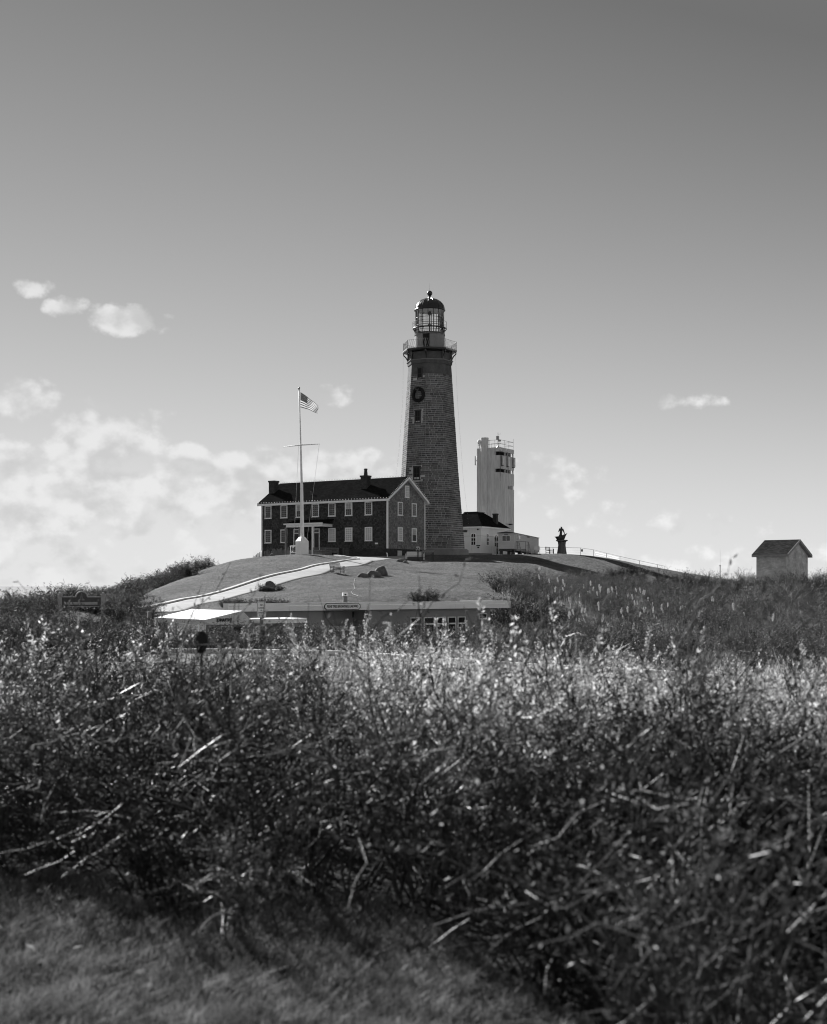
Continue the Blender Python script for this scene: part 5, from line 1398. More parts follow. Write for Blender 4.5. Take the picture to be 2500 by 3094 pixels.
M['dry_grass'] = mat('dry_grass', 0.24, 0.6, 0.3, 0.8, rnd=0.5, trans=0.4, spec=0.35)
M['fluff'] = mat('seed_fluff', 0.30, 0.85, 0.2, 3, rnd=0.35, trans=0.5)
M['plume'] = mat('reed_plume', 0.42, 0.85, 0.15, 3, rnd=0.3, trans=0.45)
M['turf_blade'] = mat('turf_blade', 0.13, 0.6, 0.6, 3.5, rnd=0.5, trans=0.35, spec=0.3)

class Soup:
    """numpy mesh soup of leaves, blades and twigs"""
    def __init__(s): s.v = []; s.f4 = []; s.n = 0; s.f3 = []
    def quads(s, v):                  # v: (n,4,3)
        n = len(v); s.v.append(v.reshape(-1, 3)); s.f4.append(np.arange(n * 4).reshape(-1, 4) + s.n); s.n += n * 4
    def strip(s, rings):              # rings: (n,k,2,3) ribbons
        n, k = rings.shape[:2]; s.v.append(rings.reshape(-1, 3)); b = (np.arange(n) * k * 2)[:, None] + (np.arange(k - 1) * 2)[None]
        b = b.reshape(-1, 1) + s.n; s.f4.append(b + np.array([[0, 1, 3, 2]])); s.n += n * k * 2
    def tubes(s, pts, rad, m=3):      # pts (n,k,3), rad (n,k)
        n, k = pts.shape[:2]
        d = np.gradient(pts, axis=1); d /= np.linalg.norm(d, axis=2, keepdims=True) + 1e-9
        a = np.where(np.abs(d[..., 2:3]) < .9, np.array([0, 0, 1.]), np.array([1., 0, 0]))
        e1 = np.cross(a, d); e1 /= np.linalg.norm(e1, axis=2, keepdims=True) + 1e-9; e2 = np.cross(d, e1)
        t = np.arange(m) * 2 * np.pi / m
        ring = pts[:, :, None] + rad[:, :, None, None] * (np.cos(t)[None, None, :, None] * e1[:, :, None] + np.sin(t)[None, None, :, None] * e2[:, :, None])
        s.v.append(ring.reshape(-1, 3))
        i = np.arange(n)[:, None, None] * k * m; j = np.arange(k - 1)[None, :, None] * m; q = np.arange(m)[None, None, :]; q2 = (q + 1) % m
        f = np.stack([i + j + q, i + j + q2, i + j + m + q2, i + j + m + q], -1).reshape(-1, 4) + s.n
        s.f4.append(f); s.n += n * k * m
    def mesh(s, name, m):
        v = np.concatenate(s.v); f = np.concatenate(s.f4)
        me = bpy.data.meshes.new(name)
        me.vertices.add(len(v)); me.vertices.foreach_set('co', v.astype(np.float32).ravel())
        me.loops.add(f.size); me.loops.foreach_set('vertex_index', f.astype(np.int32).ravel())
        me.polygons.add(len(f)); me.polygons.foreach_set('loop_start', np.arange(0, f.size, 4, dtype=np.int32)); me.polygons.foreach_set('loop_total', np.full(len(f), 4, np.int32))
        me.materials.append(m); me.update(calc_edges=True); return me
def unit(v): return v / (np.linalg.norm(v, axis=-1, keepdims=True) + 1e-9)
def leaf_quads(g, c, size, up=0.5, aspect=0.42, dirs=None):
    """diamond leaves with a fold: c (n,3) base points"""
    n = len(c); d = unit(g.normal(size=(n, 3)) + np.array([0, 0, up])) if dirs is None else unit(dirs + .55 * g.normal(size=(n, 3)))
    s = unit(np.cross(d, g.normal(size=(n, 3)))); L_ = size * g.uniform(.6, 1.35, (n, 1)); w = L_ * aspect
    nrm = np.cross(d, s)
    return np.stack([c, c + d * L_ * .5 + s * w * .5 + nrm * w * .15, c + d * L_, c + d * L_ * .5 - s * w * .5 + nrm * w * .15], 1)
def shrub_mesh(seed, H, Wd, stems, twigs, leaves, leaf, r0, lean=0.0, leafm='leaf', barkm='twig', low=0.15, up=.5, spread=1.0, curl=.5, top_bias=1.0, aspect=.42, tw=.75, tl=(.12, .32), tr_=.30, tipw=0.0):
    g = np.random.default_rng(seed); K = 7
    ang = g.uniform(0, 2 * np.pi, stems); rr = np.sqrt(g.uniform(0, 1, stems)) * Wd * .16
    base = np.stack([rr * np.cos(ang), rr * np.sin(ang), np.full(stems, -.08)], 1)
    a2 = ang + g.normal(0, .5, stems); out = np.sqrt(g.uniform(0, 1, stems)) * Wd * .5 * spread
    h = H * g.uniform(.55, 1.0, stems) * np.sqrt(np.clip(1 - .55 * (out / (Wd * .5)) ** 2, .1, 1))
    tip = base + np.stack([out * np.cos(a2) + lean * h, out * np.sin(a2), h], 1)
    t = np.linspace(0, 1, K)[None, :, None]
    P_ = base[:, None] * (1 - t) + tip[:, None] * t
    bow = np.stack([np.cos(a2), np.sin(a2), np.zeros(stems)], 1)[:, None] * (-np.sin(np.pi * t) * out[:, None, None] * .25)
    P_ = P_ + bow + np.cumsum(g.normal(0, H * .018 * curl, (stems, K, 3)), 1) * (t > 0)
    rad = (r0 * g.uniform(.6, 1.2, (stems, 1))) * (1 - .75 * np.linspace(0, 1, K)[None])
    S = Soup(); S.tubes(P_, rad, 4)
    # twigs
    nt = stems * twigs; si = g.integers(0, stems, nt); tt = g.uniform(low, .98, nt) ** (1 / top_bias); k = np.clip((tt * (K - 1)).astype(int), 0, K - 2); fr = tt * (K - 1) - k
    b = P_[si, k] * (1 - fr[:, None]) + P_[si, k + 1] * fr[:, None]
    d = unit(unit(P_[si, k + 1] - P_[si, k]) * .9 + g.normal(0, tw, (nt, 3)) + np.array([0, 0, .25])); L_ = H * g.uniform(tl[0], tl[1], (nt, 1))
    q = np.linspace(0, 1, 4)[None, :, None]
    T_ = b[:, None] + d[:, None] * L_[:, None] * q + np.cumsum(g.normal(0, H * .022, (nt, 4, 3)), 1) * (q > 0)
    S.tubes(T_, r0 * tr_ * (1 - .6 * np.linspace(0, 1, 4))[None] * np.ones((nt, 1)), 3)
    bm = S.mesh('branches', M[barkm])
    lm_ = None
    if leaves:
        hh_ = T_[:, 1, 2] / H; pw_ = np.clip(hh_, .03, 1.2) ** tipw; pw_ /= pw_.sum(); ti = g.choice(nt, leaves, p=pw_); f = g.uniform(.1, 1.05, leaves) * 3; kk = np.clip(f.astype(int), 0, 2); ff = (f - kk)[:, None]
        c = T_[ti, kk] * (1 - ff) + T_[ti, kk + 1] * ff + g.normal(0, leaf * .35, (leaves, 3))
        c[:, 2] = np.maximum(c[:, 2], .0)
        SL = Soup(); SL.quads(leaf_quads(g, c, leaf, up, aspect)); lm_ = SL.mesh('foliage', M[leafm])
    return bm, lm_, T_
def make_proto(name, cat, bm, lm_, extra=None):
    e = thing(name, '', cat); put('branches', bm, e)
    if lm_: put('foliage', lm_, e)
    if extra: put(extra[0], extra[1], e)
    return e
protos = {}
# foreground thicket
protos['thicket'] = [make_proto('shrub', 'shrub', *shrub_mesh(100 + i, 1.18 + .08 * i, 1.5, 20, 16, 3000, .031, .0115, lean=.10, low=.15, tl=(.14, .4), tr_=.36, tipw=1.6, curl=1.6, spread=.85)[:2]) for i in range(4)]
protos['shade'] = [make_proto('shrub', 'shrub', *shrub_mesh(130 + i, 1.25, 1.6, 20, 18, 3600, .034, .012, low=.06, leafm='leaf_dark', barkm='limb', tl=(.14, .4), tr_=.36)[:2]) for i in range(3)]  # shadow in the near brush put into darker leaf and bark colours
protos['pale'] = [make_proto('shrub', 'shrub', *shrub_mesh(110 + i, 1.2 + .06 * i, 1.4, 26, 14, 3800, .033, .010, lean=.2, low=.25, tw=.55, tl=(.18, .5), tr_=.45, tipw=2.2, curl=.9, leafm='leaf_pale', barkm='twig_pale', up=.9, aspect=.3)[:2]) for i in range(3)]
protos['thin'] = [make_proto('shrub', 'shrub', *shrub_mesh(120 + i, 1.25, 1.5, 15, 14, 800, .030, .0125, lean=.12, low=.2, curl=2.0, tl=(.16, .42), tr_=.36, tipw=1.5, spread=.8)[:2]) for i in range(3)]
protos['bare'] = [make_proto('bare_bush', 'bush', *shrub_mesh(140 + i, 1.3 + .1 * i, 2.2, 8, 12, 420, .03, .0175, lean=-.05 + .12 * i, barkm='limb', low=.3, curl=1.6)[:2]) for i in range(3)]
def stalk_mesh(seed, n, H, head, Wd):
    g = np.random.default_rng(seed); K = 6
    b = np.stack([g.normal(0, Wd * .25, n), g.normal(0, Wd * .25, n), np.full(n, -.05)], 1); h = H * g.uniform(.72, 1.05, n)
    tip = b + np.stack([g.normal(.12, .14, n) * h, g.normal(0, .12, n) * h, h], 1); t = np.linspace(0, 1, K)[None, :, None]
    P_ = b[:, None] * (1 - t) + tip[:, None] * t + np.cumsum(g.normal(0, .012, (n, K, 3)), 1)
    P_[:, :, 0] += (np.linspace(0, 1, K) ** 3)[None] * g.uniform(0, .14, (n, 1))
    S = Soup(); S.tubes(P_, .0048 * (1 - .6 * np.linspace(0, 1, K))[None] * np.ones((n, 1)), 3)
    # drooping dry leaves along the stalk
    m = n * 9; si = g.integers(0, n, m); k = g.integers(0, K - 1, m); c = P_[si, k]
    S.quads(leaf_quads(g, c, .085, -.3, .2))
    st_ = S.mesh('branches', M['dry_grass'])
    m = n * 55; si = g.integers(0, n, m); u = g.uniform(0, 1, m)
    k = K - 2; c = P_[si, k] * (1 - u[:, None]) * .45 + P_[si, k + 1] * (1 - (1 - u[:, None]) * .45) + g.normal(0, head * .4, (m, 3)) * (1.1 - u[:, None] * .7)
    SL = Soup(); SL.quads(leaf_quads(g, c, .022, .4, .55)); return st_, SL.mesh('foliage', M['fluff'])
protos['fan'] = [make_proto('fanning_bush', 'bush', *shrub_mesh(150 + i, 1.5, 1.7, 15, 12, 620, .032, .0105, lean=.06 * (i - 1), barkm='twig_fan', low=.3, curl=2.4, spread=1.0, tl=(.15, .42), tr_=.38, tipw=1.2)[:2]) for i in range(3)]
protos['stalk'] = [make_proto('goldenrod', 'plant', *stalk_mesh(160 + i, 5, 1.3, .026, .5)) for i in range(3)]
# hillside scrub, taller and denser
protos['hill'] = [make_proto('hillside_shrub', 'shrub', *shrub_mesh(200 + i, 1.7, 2.7, 26, 14, 4200, .082, .014, low=.08, leafm='leaf_hill', up=.6)[:2]) for i in range(4)]
protos['hill_twiggy'] = [make_proto('hillside_shrub', 'shrub', *shrub_mesh(220 + i, 2.0, 2.4, 30, 16, 1500, .07, .013, low=.2, leafm='leaf_hill', up=.6)[:2]) for i in range(2)]
protos['dark'] = [make_proto('dark_scrub', 'shrub', *shrub_mesh(240 + i, 2.1, 3.0, 26, 14, 4600, .095, .016, low=.06, leafm='leaf_dark', up=.6)[:2]) for i in range(3)]
protos['hedge'] = [make_proto('low_bush', 'shrub', *shrub_mesh(260 + i, .8, 1.5, 24, 12, 2600, .06, .008, low=.05, leafm='leaf_dark', up=.7)[:2]) for i in range(2)]
def plume_mesh(seed, H):
    g = np.random.default_rng(seed); K = 7; n = 1
    t = np.linspace(0, 1, K); P_ = np.zeros((1, K, 3)); P_[0, :, 2] = t * H; P_[0, :, 0] = .12 * H * t ** 2.5 * g.uniform(-.6, 1)
    S = Soup(); S.tubes(P_, .008 * (1 - .6 * t)[None], 3); c = P_[0, g.integers(0, K - 2, 8)]; S.quads(leaf_quads(g, c, .4, .3, .07)); st_ = S.mesh('stem', M['dry_grass'])
    m = 240; u = g.uniform(.80, 1.0, m); zz_ = u * H; wd = .07 * np.sin(np.clip((u - .79) / .215, 0, 1) * np.pi) ** .7
    a = g.uniform(0, 2 * np.pi, m); r = wd * np.sqrt(g.uniform(0, 1, m)); xb = np.interp(u, t, P_[0, :, 0])
    c = np.stack([xb + r * np.cos(a), r * np.sin(a), zz_], 1); SL = Soup(); SL.quads(leaf_quads(g, c, .07, 1.6, .3)); return st_, SL.mesh('plume', M['plume'])
def plume_proto(i):
    e = thing('reed_plume', '', 'reed'); a, b = plume_mesh(300 + i, 2.35); put('stem', a, e); put('plume', b, e); return e
protos['reed'] = [plume_proto(i) for i in range(3)]

HGT = {}
for k, lst in protos.items():
    hs_ = []
    for e in lst:
        for ch in e.children:
            co = np.empty(len(ch.data.vertices) * 3, np.float32); ch.data.vertices.foreach_get('co', co); hs_.append(np.percentile(co[2::3], 98.5))
    HGT[k] = max(hs_)
used = set()
LANDMARKS = [(150, 'at the left edge'), (330, 'below the park sign'), (560, 'below the drive'), (740, 'below the entrance canopy'), (960, 'below the flagpole'), (1180, 'below the house'),
             (1400, 'below the lighthouse'), (1620, 'below the trailer'), (1820, 'below the statue'), (1930, 'just right of the statue'), (2080, 'below the fence end'), (2210, 'below the thin mast'), (2330, 'left of the shed'), (9999, 'below the shed')]
def where(x, y):
    u = x / y * FPX + 1250
    return next(t for k, t in LANDMARKS if u < k)
def plant(kind, x, y, s, label, group, rz=None, z=None, tilt=0.06, rnd=random, name=None):
    pr = rnd.choice(protos[kind])
    o = pr if id(pr) not in used else copy_tree(pr)
    used.add(id(pr))
    o.location = (x, y, gz(x, y) if z is None else z)
    o.rotation_euler = (rnd.uniform(-tilt, tilt), rnd.uniform(-tilt, tilt), rnd.uniform(0, 6.28) if rz is None else rz)
    if not hasattr(s, '__len__'): s = (s, s, s)
    o.scale = s; o['label'] = label.replace('@', where(x, y)).strip(); o['group'] = group
    if name: o.name = name
    return o
pr = random.Random(21)
def edge_y(X):          # near edge of the foreground brush
    if X < -.1: return 6.05 - (X + 2.0) * .36
    return max(3.3, 5.37 - (X + .1) * 2.6)
def in_view(x, y, m=.35): return abs(x) < y * .335 + m
LBT = 'leafy shrub in the brush @, '
LBS = 'dark shaded shrub in the brush @, '
LBP = 'pale sunlit shrub in the brush @, '
LBN = 'sparse twiggy shrub in the brush @, '
def clump_gap(x, y): return mnoise.noise(Vector((x * .8, y * .6, 9.0))) > .28
# foreground brush: jittered rows from the grass edge to the road
cnt = 0
y = 3.4
while y < 19:
    step = .52 + .032 * y
    x = -(y * .335 + .6)
    while x < y * .335 + .6:
        xx, yy = x + pr.uniform(-.3, .3), y + pr.uniform(-.3, .3)
        e = edge_y(xx) + .3 * math.sin(xx * 2.3)
        if yy > e + (.35 if xx < -.1 else .1):
            near = yy - e
            left = xx < -.08 * yy - .4
            s = pr.uniform(.82, 1.08)
            if near < 2.0 and xx < 0: s *= .40 + .30 * near
            # the mass steps down towards the road so that the far hill shows over it
            ku = float(np.interp(xx / yy * FPX + 1250, [0, 500, 1250, 1700, 2500], [.021, .033, .042, .053, .060]))
            cap = (CAMZ - ku * yy) * pr.uniform(.86, 1.02)
            if cap < .3: x += step; continue
            if yy > 13 and pr.random() < .45: x += step; continue
            if near < 2.6 and pr.random() < .35: x += step; continue
            if xx / yy < -.1 and clump_gap(xx, yy): x += step; continue
            if yy > 13: s *= .8
            clump = mnoise.noise(Vector((xx * .55, yy * .4, 2.0)))
            k = 'thicket' if clump + pr.uniform(-.25, .25) > -.05 else 'thin'
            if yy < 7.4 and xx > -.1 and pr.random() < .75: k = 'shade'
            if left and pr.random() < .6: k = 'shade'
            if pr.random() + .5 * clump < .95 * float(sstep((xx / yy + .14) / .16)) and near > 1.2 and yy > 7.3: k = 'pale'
            s = min(s, cap / HGT[k]) if near > 2 or xx > .5 else min(s, cap / HGT[k], 1)
            band = 'next to the grass patch' if near < 2 else ('deep in the brush' if yy < 13 else 'towards the road')
            plant(k, xx, yy, (s * 1.05, s * 1.05, s), (LBT if k == 'thicket' else LBP if k == 'pale' else LBS if k == 'shade' else LBN) + band, 'leafy foreground shrubs' if k == 'thicket' else 'pale sunlit foreground shrubs' if k == 'pale' else 'dark foreground shrubs' if k == 'shade' else 'sparse twiggy foreground shrubs', rz=pr.gauss(0, .7), rnd=pr); cnt += 1
        x += step
    y += step
# thick bare bushes standing in it
for i, (px, D_, s) in enumerate(((950, 7.4, 1.0), (430, 8.2, 1.05), (1500, 7.0, .95), (1900, 7.8, 1.0), (2250, 6.6, .95), (120, 8.6, 1.1), (700, 9.5, 1.05), (1300, 9.8, 1.0), (1700, 10.5, 1.0), (2050, 10.8, 1.0), (300, 11.5, 1.05), (1050, 11.8, 1.05), (2400, 9.6, 1.0), (1480, 12.5, 1.1), (600, 7.3, .6), (250, 7.8, .6), (60, 10.2, 1.1), (200, 9.4, 1.0), (520, 10.6, 1.05), (820, 8.4, .95), (1180, 8.2, .9), (1620, 8.6, .9), (2120, 8.8, .9))):
    x = (px - 1250) / FPX * D_
    plant('bare', x, D_, s, 'bare dark-limbed bush in the foreground brush @', 'bare bushes in the foreground brush', rz=pr.gauss(0, .8), rnd=pr)
for i, (px, D_, s) in enumerate(((1010, 6.7, .98), (1330, 6.5, .9), (1700, 6.2, .92), (2080, 6.0, .95), (2400, 6.6, .95), (620, 7.3, .9), (260, 7.6, 1.0), (60, 7.2, .9), (820, 8.0, 1.0), (1880, 7.6, .95), (1500, 8.4, .95), (440, 8.8, 1.0))):
    plant('fan', (px - 1250) / FPX * D_, D_, s, 'bush of long bare stems fanning out, in the near brush @', 'fanning bare-stemmed bushes', rz=pr.gauss(0, 1.2), rnd=pr)
# pale seeding stalks, thickest in the middle
for i in range(22):
    D_ = pr.uniform(8.0, 17); u = pr.gauss(-.01, .12)
    if u > .33 or u < -.16: continue
    plant('stalk', u * D_, D_, pr.uniform(.8, 1.0) * min(1, (CAMZ - .036 * D_) / 1.2), 'pale fluffy goldenrod stalks in the foreground brush @', 'seeding goldenrod stalks', rnd=pr)
# dark seed head close by
p = Vector(((605 - 1250) / FPX * 9.0, 9.0, 0)); sh_ = thing('seed_head_stalk', 'blurred dark seed head on a stiff stalk standing above the brush', 'plant', p)
MB().tube((0, 0, -.05), (.01, 0, 1.14), .012, .009, n=5).build('stem', M['twig'], sh_); b = MB(); b.ico((.01, 0, 1.2), .05, sub=2, sc=(.9, .9, 1.7), amp=.3, fr=4); b.build('seed_head', M['leaf_dark'], sh_)

# mid-distance scrub: behind the road, round the shop, right hillside
LH = 'leafy shrub in the hillside scrub @'
def far_field(n, x0, x1, y0, y1, cond, kinds, smin, smax, label, group, seed, mind=1.1, name=None):
    r = random.Random(seed); pts = []; tries = 0
    grid = {}
    while len(pts) < n and tries < n * 60:
        tries += 1
        yy = r.uniform(y0, y1); xx = r.uniform(x0, x1)
        if not cond(xx, yy): continue
        key = (int(xx // 2), int(yy // 2)); ok = True
        for a in (-1, 0, 1):
            for b in (-1, 0, 1):
                for q in grid.get((key[0] + a, key[1] + b), ()):
                    if (q[0] - xx) ** 2 + (q[1] - yy) ** 2 < mind ** 2: ok = False
        if not ok: continue
        grid.setdefault(key, []).append((xx, yy)); pts.append((xx, yy))
        k = r.choice(kinds); s = r.uniform(smin, smax)
        plant(k, xx, yy, (s * r.uniform(.9, 1.2), s * r.uniform(.9, 1.2), s), label + ', ' + ('lowest part', 'lower part', 'middle part', 'upper part', 'topmost part')[min(4, int(5 * (yy - y0) / (y1 - y0)))], group, rnd=r, name=name)
    return len(pts)
def shop_line(x): return gl_.y + (x - gl_.x) * (gr_.y - gl_.y) / (gr_.x - gl_.x)
def right_hill(x, y):
    if not in_view(x, y, 1.5): return False
    u = x / y * FPX + 1250
    # lawn edge: brush only right of it
    edge = np.interp(y, [50, 80, 90, 105, 120, 135, 150, 165], [1640, 1560, 1545, 1480, 1600, 1750, 1880, 1990])
    if y > 165 and u < 2000: return False
    dx, dy = x - sc_.x, y - sc_.y
    if -1.0 < (x - sc_.x + 1) and False: return False
    if math.hypot(x - 40.5, y - 143) < 3.6: return False
    return u > edge
n1 = far_field(270, 5, 60, 50, 152, right_hill, ['hill', 'hill_twiggy'], .75, 1.15, LH, 'shrubs on the right hillside', 31, 1.55)
def behind_road(x, y):
    if not in_view(x, y, 1.5): return False
    if y < road_edges(x) + 1.0: return False
    u = x / y * FPX + 1250
    if -12.5 < x < 9 and y > shop_line(x) - 5: return False
    if u < 800 and y > 56 and x > -17: return False
    return True
n2 = far_field(190, -22, 26, 34, 68, behind_road, ['hill', 'hill_twiggy', 'hill'], .5, .74, 'shrub between the road and the gift shop @', 'shrubs between road and shop', 32, 1.2, 'verge_shrub')
def booth_front(x, y):
    u = x / y * FPX + 1250
    return 430 < u < 1150 and y > road_edges(x) + 1.2 and y < min(57.5, shop_line(x) - 5)
far_field(60, -16, 2, 42, 58, booth_front, ['hill', 'hill', 'hill_twiggy'], .45, .64, 'shrub before the entrance canopy and shop @', 'shrubs before the entrance canopy', 36, .9, 'canopy_shrub')
def left_bank(x, y):
    u = x / y * FPX + 1250
    if not in_view(x, y, 2): return False
    if u > 450 - max(0, (y - 77)) * 6: return False
    if math.hypot(x - (247 - 1250) / FPX * 75, y - 75) < 1.2: return False
    if 70.5 < y < 75 and 150 < u < 340: return False
    return True
n3 = far_field(130, -32, -8, 40, 84, left_bank, ['hill', 'dark', 'hill_twiggy'], .5, .76, 'shrub on the left bank @', 'shrubs on the left bank', 33, 1.3, 'bank_shrub')
def left_ridge(x, y):
    u = x / y * FPX + 1250
    if not in_view(x, y, 3): return False
    if u > 660: return False
    lim = np.interp(y, [84, 112, 126, 140, 150, 165], [330, 440, 520, 610, 640, 655])
    return u < lim - 14
n4 = far_field(250, -64, -18, 86, 186, left_ridge, ['dark', 'dark', 'hill'], .75, 1.08, 'dark shrub on the far left ridge @', 'shrubs on the left ridge', 34, 1.7, 'ridge_shrub')
for i, u in enumerate((168, 200, 232, 262, 294, 325)):
    D_ = 69.5 - .5 * (i % 2); x = (u - 1250) / FPX * D_
    plant('hill' if i % 2 else 'dark', x, D_, .5 + .06 * (i % 3), 'shrub standing just before the park sign', 'shrubs before the park sign', rnd=pr, name='sign_shrub')
# dark low bushes hugging the shop roof and round the boulder
for i in range(11):
    fs_ = Frame(go, ga); xq = .9 + i * .58; q = fs_.W(xq, min(5.4, 1.2 + xq * 1.15))
    plant('hedge', q[0], q[1] + pr.uniform(-.2, .2), pr.uniform(.5, .7), 'low dark bush in the strip behind the shop fascia', 'low bushes behind the shop fascia', rnd=pr, z=go.z + zf1 - .22)
for (u, D_, s) in ((1262, 89.0, .95), (1285, 89.3, 1.0), (1308, 90.0, .95)):
    q = on_ground(u, 1810, D_); plant('hedge', q.x, q.y, s, 'low bush at the lawn foot above the shop windows', 'low bushes above the shop windows', rnd=pr)
for (u, D_, s) in ((792, 103, .8), (806, 102.4, .75), (822, 102.2, .7), (838, 103, .7), (848, 104, .55), (800, 104.5, .6)):
    q = on_ground(u, 1780, D_); plant('hedge', q.x, q.y, s, 'low dark shrub at the foot of the pointed boulder', 'low shrubs round the pointed boulder', rnd=pr)
for (px, D_, s) in ((1530, 84, 1.25), (1560, 85, 1.35), (1590, 86, 1.3), (1618, 86, 1.1), (1555, 89, 1.2), (1640, 88, 1.2), (900, 71.3, .6), (925, 71.8, .65), (945, 72.2, .6)):
    x = (px - 1250) / FPX * D_; plant('dark', x, D_, s * .9, 'tall dark shrub crowding the gift shop wall', 'tall dark shrubs by the gift shop', rnd=pr)
for (px, D_, s) in ((1915, 160, .55), (1590, 120, .9), (1625, 118, 1.0), (1560, 117, .75)):
    x = (px - 1250) / FPX * D_; plant('dark' if px > 1900 else 'hill_twiggy', x, D_, s, 'shrub standing forward on the lawn edge below the statue', 'shrubs at the lawn edge', rnd=pr)
# reed plumes on the hillside
rp = random.Random(44)
for i in range(95):
    if i < 70: u = rp.gauss(1800, 120); py = rp.uniform(1768, 1850)
    else: u = rp.uniform(1650, 2450); py = rp.uniform(1765, 1890)
    D_ = float(np.interp(py, [1760, 1800, 1850, 1890], [112, 96, 78, 64])) + rp.uniform(-4, 4); x = (u - 1250) / FPX * D_
    if not right_hill(x, D_): continue
    plant('reed', x, D_, rp.uniform(.5, .9), 'pale feathery reed plume in the hillside scrub @', 'reed plumes on the right hillside', rnd=rp, tilt=.2)
for k, lst in protos.items():
    for e in lst:
        if id(e) not in used:
            for ch in list(e.children): bpy.data.objects.remove(ch)
            bpy.data.objects.remove(e)

# ------------------------------------------------------------------ grasses (one mass each)
def blades(n, sampler, hmin, hmax, wid, bend, seed, name, m, label, cat):
    g = np.random.default_rng(seed); x, y = sampler(g, n); n = len(x)
    z = ground_z(x, y); h = g.uniform(hmin, hmax, n) * g.uniform(.6, 1, n)
    a = g.uniform(0, 2 * np.pi, n); K = 3 if hmax < .2 else 4; t = np.linspace(0, 1, K)
    bx = g.normal(.25, .35, n) * bend * h; by = g.normal(0, .35, n) * bend * h
    c = np.stack([x[:, None] + bx[:, None] * t ** 2, y[:, None] + by[:, None] * t ** 2, z[:, None] - .02 + h[:, None] * (t - .25 * bend * t ** 3)], -1)
    w = (wid * g.uniform(.6, 1.3, n))[:, None] * (1 - .9 * t ** 1.5)[None]
    s = np.stack([np.cos(a), np.sin(a), np.zeros(n)], -1)[:, None] * w[..., None]
    S = Soup(); S.strip(np.stack([c - s, c + s], 2)); o = put(name, S.mesh(name, m)); o['kind'] = 'stuff'; o['label'] = label; o['category'] = cat
def lawn_near(g, n):
    y = g.uniform(3.6, 8.6, n); x = g.uniform(-1, 1, n) * (y * .34 + .3); q = np.sin(5.1 * x + 2 * np.sin(3.3 * y)) * np.sin(4.7 * y + 1.7 * np.sin(2.9 * x)) + .6 * np.sin(13 * x + 9 * y) * np.sin(11 * y - 7 * x); kk = g.uniform(0, 1, n) < .6 + .35 * q; x, y = x[kk], y[kk]; e = np.array([edge_y(a) for a in x]); k = y < e + 1.2; return x[k], y[k]
blades(300000, lawn_near, .035, .13, .0022, .9, 51, 'turf', M['turf_blade'], 'short rough grass in front of the brush', 'grass')
def brush_grass(g, n):
    y = 4 + 17 * g.uniform(0, 1, n) ** .8; x = g.uniform(-1, 1, n) * (y * .335 + .4); e = np.array([edge_y(a) for a in x]); k = (y > e + 2.6) & (g.uniform(0, 1, n) < .35 + .65 * sstep((x / y + .12) / .2)); return x[k], y[k]
blades(7000, brush_grass, .45, 1.12, .0032, .7, 52, 'tall_grass', M['dry_grass'], 'tall dry grass growing through the foreground brush', 'grass')
def mid_grass(g, n):
    y = g.uniform(36, 74, n); x = g.uniform(-1, 1, n) * (y * .335 + 1); k = (y > road_edges(x) + .4) & ~((x > -11.5) & (x < 9) & (y > gl_.y + (x - gl_.x) * .747 - 6.0)) & ~((x > -16) & (x < -9) & (y > 57)); return x[k], y[k]
blades(70000, mid_grass, .2, .6, .008, .8, 53, 'verge_grass', mat('verge_blade', 0.13, 0.65, 0.35, .6, rnd=0.6, trans=0.35, spec=0.25), 'dry grass among the scrub beyond the road', 'grass')
def hill_grass(g, n):
    y = g.uniform(74, 135, n); x = g.uniform(0.03, .335, n) * y; k = np.array([right_hill(a, b) for a, b in zip(x, y)]); return x[k], y[k]
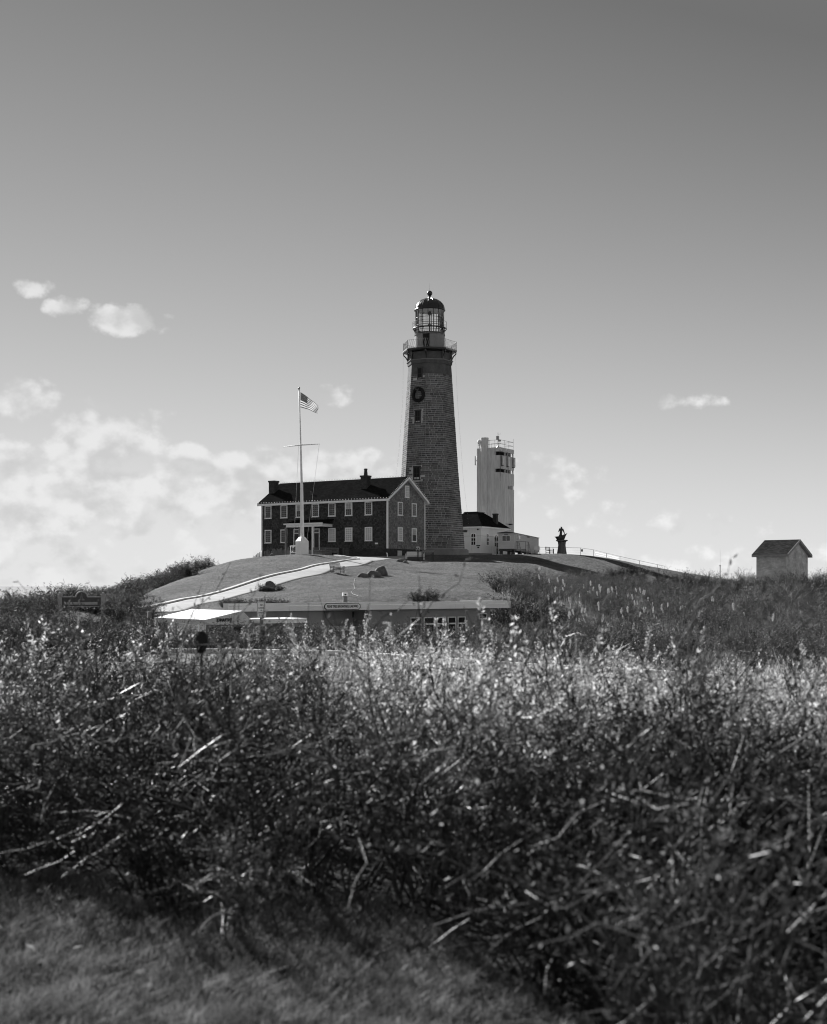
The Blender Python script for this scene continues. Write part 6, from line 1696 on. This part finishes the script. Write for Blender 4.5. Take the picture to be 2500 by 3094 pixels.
blades(14000, hill_grass, .5, 1.3, .012, .5, 54, 'hillside_grass', M['dry_grass'], 'dry grass between the shrubs on the right hillside', 'grass')

def tufts(g, n):
    m = 420; cy = g.uniform(4.0, 8.0, m); cx_ = g.uniform(-1, 1, m) * (cy * .34 + .3); i = g.integers(0, m, n)
    x = cx_[i] + g.normal(0, .035, n); y = cy[i] + g.normal(0, .035, n); e = np.array([edge_y(a) for a in x]); k = y < e + 1.0; return x[k], y[k]
blades(30000, tufts, .06, .18, .0028, 1.1, 55, 'grass_tufts', M['turf_blade'], 'coarse dry tufts in the rough grass patch', 'grass')
g_ = np.random.default_rng(77); n_ = 700
ly_ = g_.uniform(3.8, 9.0, n_); lx_ = g_.uniform(-1, 1, n_) * (ly_ * .34 + .3)
lz_ = ground_z(lx_, ly_) + .02 + g_.uniform(0, .05, n_)
dr = g_.normal(size=(n_, 3)) * np.array([1, 1, .25]); sl_ = Soup(); sl_.quads(leaf_quads(g_, np.stack([lx_, ly_, lz_], 1), .045, 0, .5, dr))
lit = put('leaf_litter', sl_.mesh('leaf_litter', M['turf_blade'])); lit['kind'] = 'stuff'; lit['label'] = 'dry fallen leaves and bits strewn over the rough grass'; lit['category'] = 'leaves'

def hill_lawn(g, n):
    y = g.uniform(82, 168, n); u = g.uniform(380, 2050, n); x = (u - 1250) / FPX * y
    k = ~np.array([right_hill(a, b) for a, b in zip(x, y)])
    dmin = np.full(n, 99.0)
    for p in side(kl, 1.6): dmin = np.minimum(dmin, np.hypot(x - p.x, y - p.y))
    k &= (dmin > 1.75) & ~((y > 149) & (x > -7.5) & (x < 0.5)) & (y > 82 + np.clip((x + 8) * .6, 0, 16))
    q = np.sin(1.7 * x + 2 * np.sin(.9 * y)) * np.sin(1.1 * y + 1.7 * np.sin(.8 * x)); k &= g.uniform(0, 1, n) < .62 + .35 * q
    return x[k], y[k]
blades(110000, hill_lawn, .05, .13, .014, .9, 56, 'lawn_grass', mat('lawn_blade', 0.13, 0.7, 0.3, .4, rnd=0.5, trans=0.35, spec=0.2), 'mown rough grass of the hill lawn', 'grass')
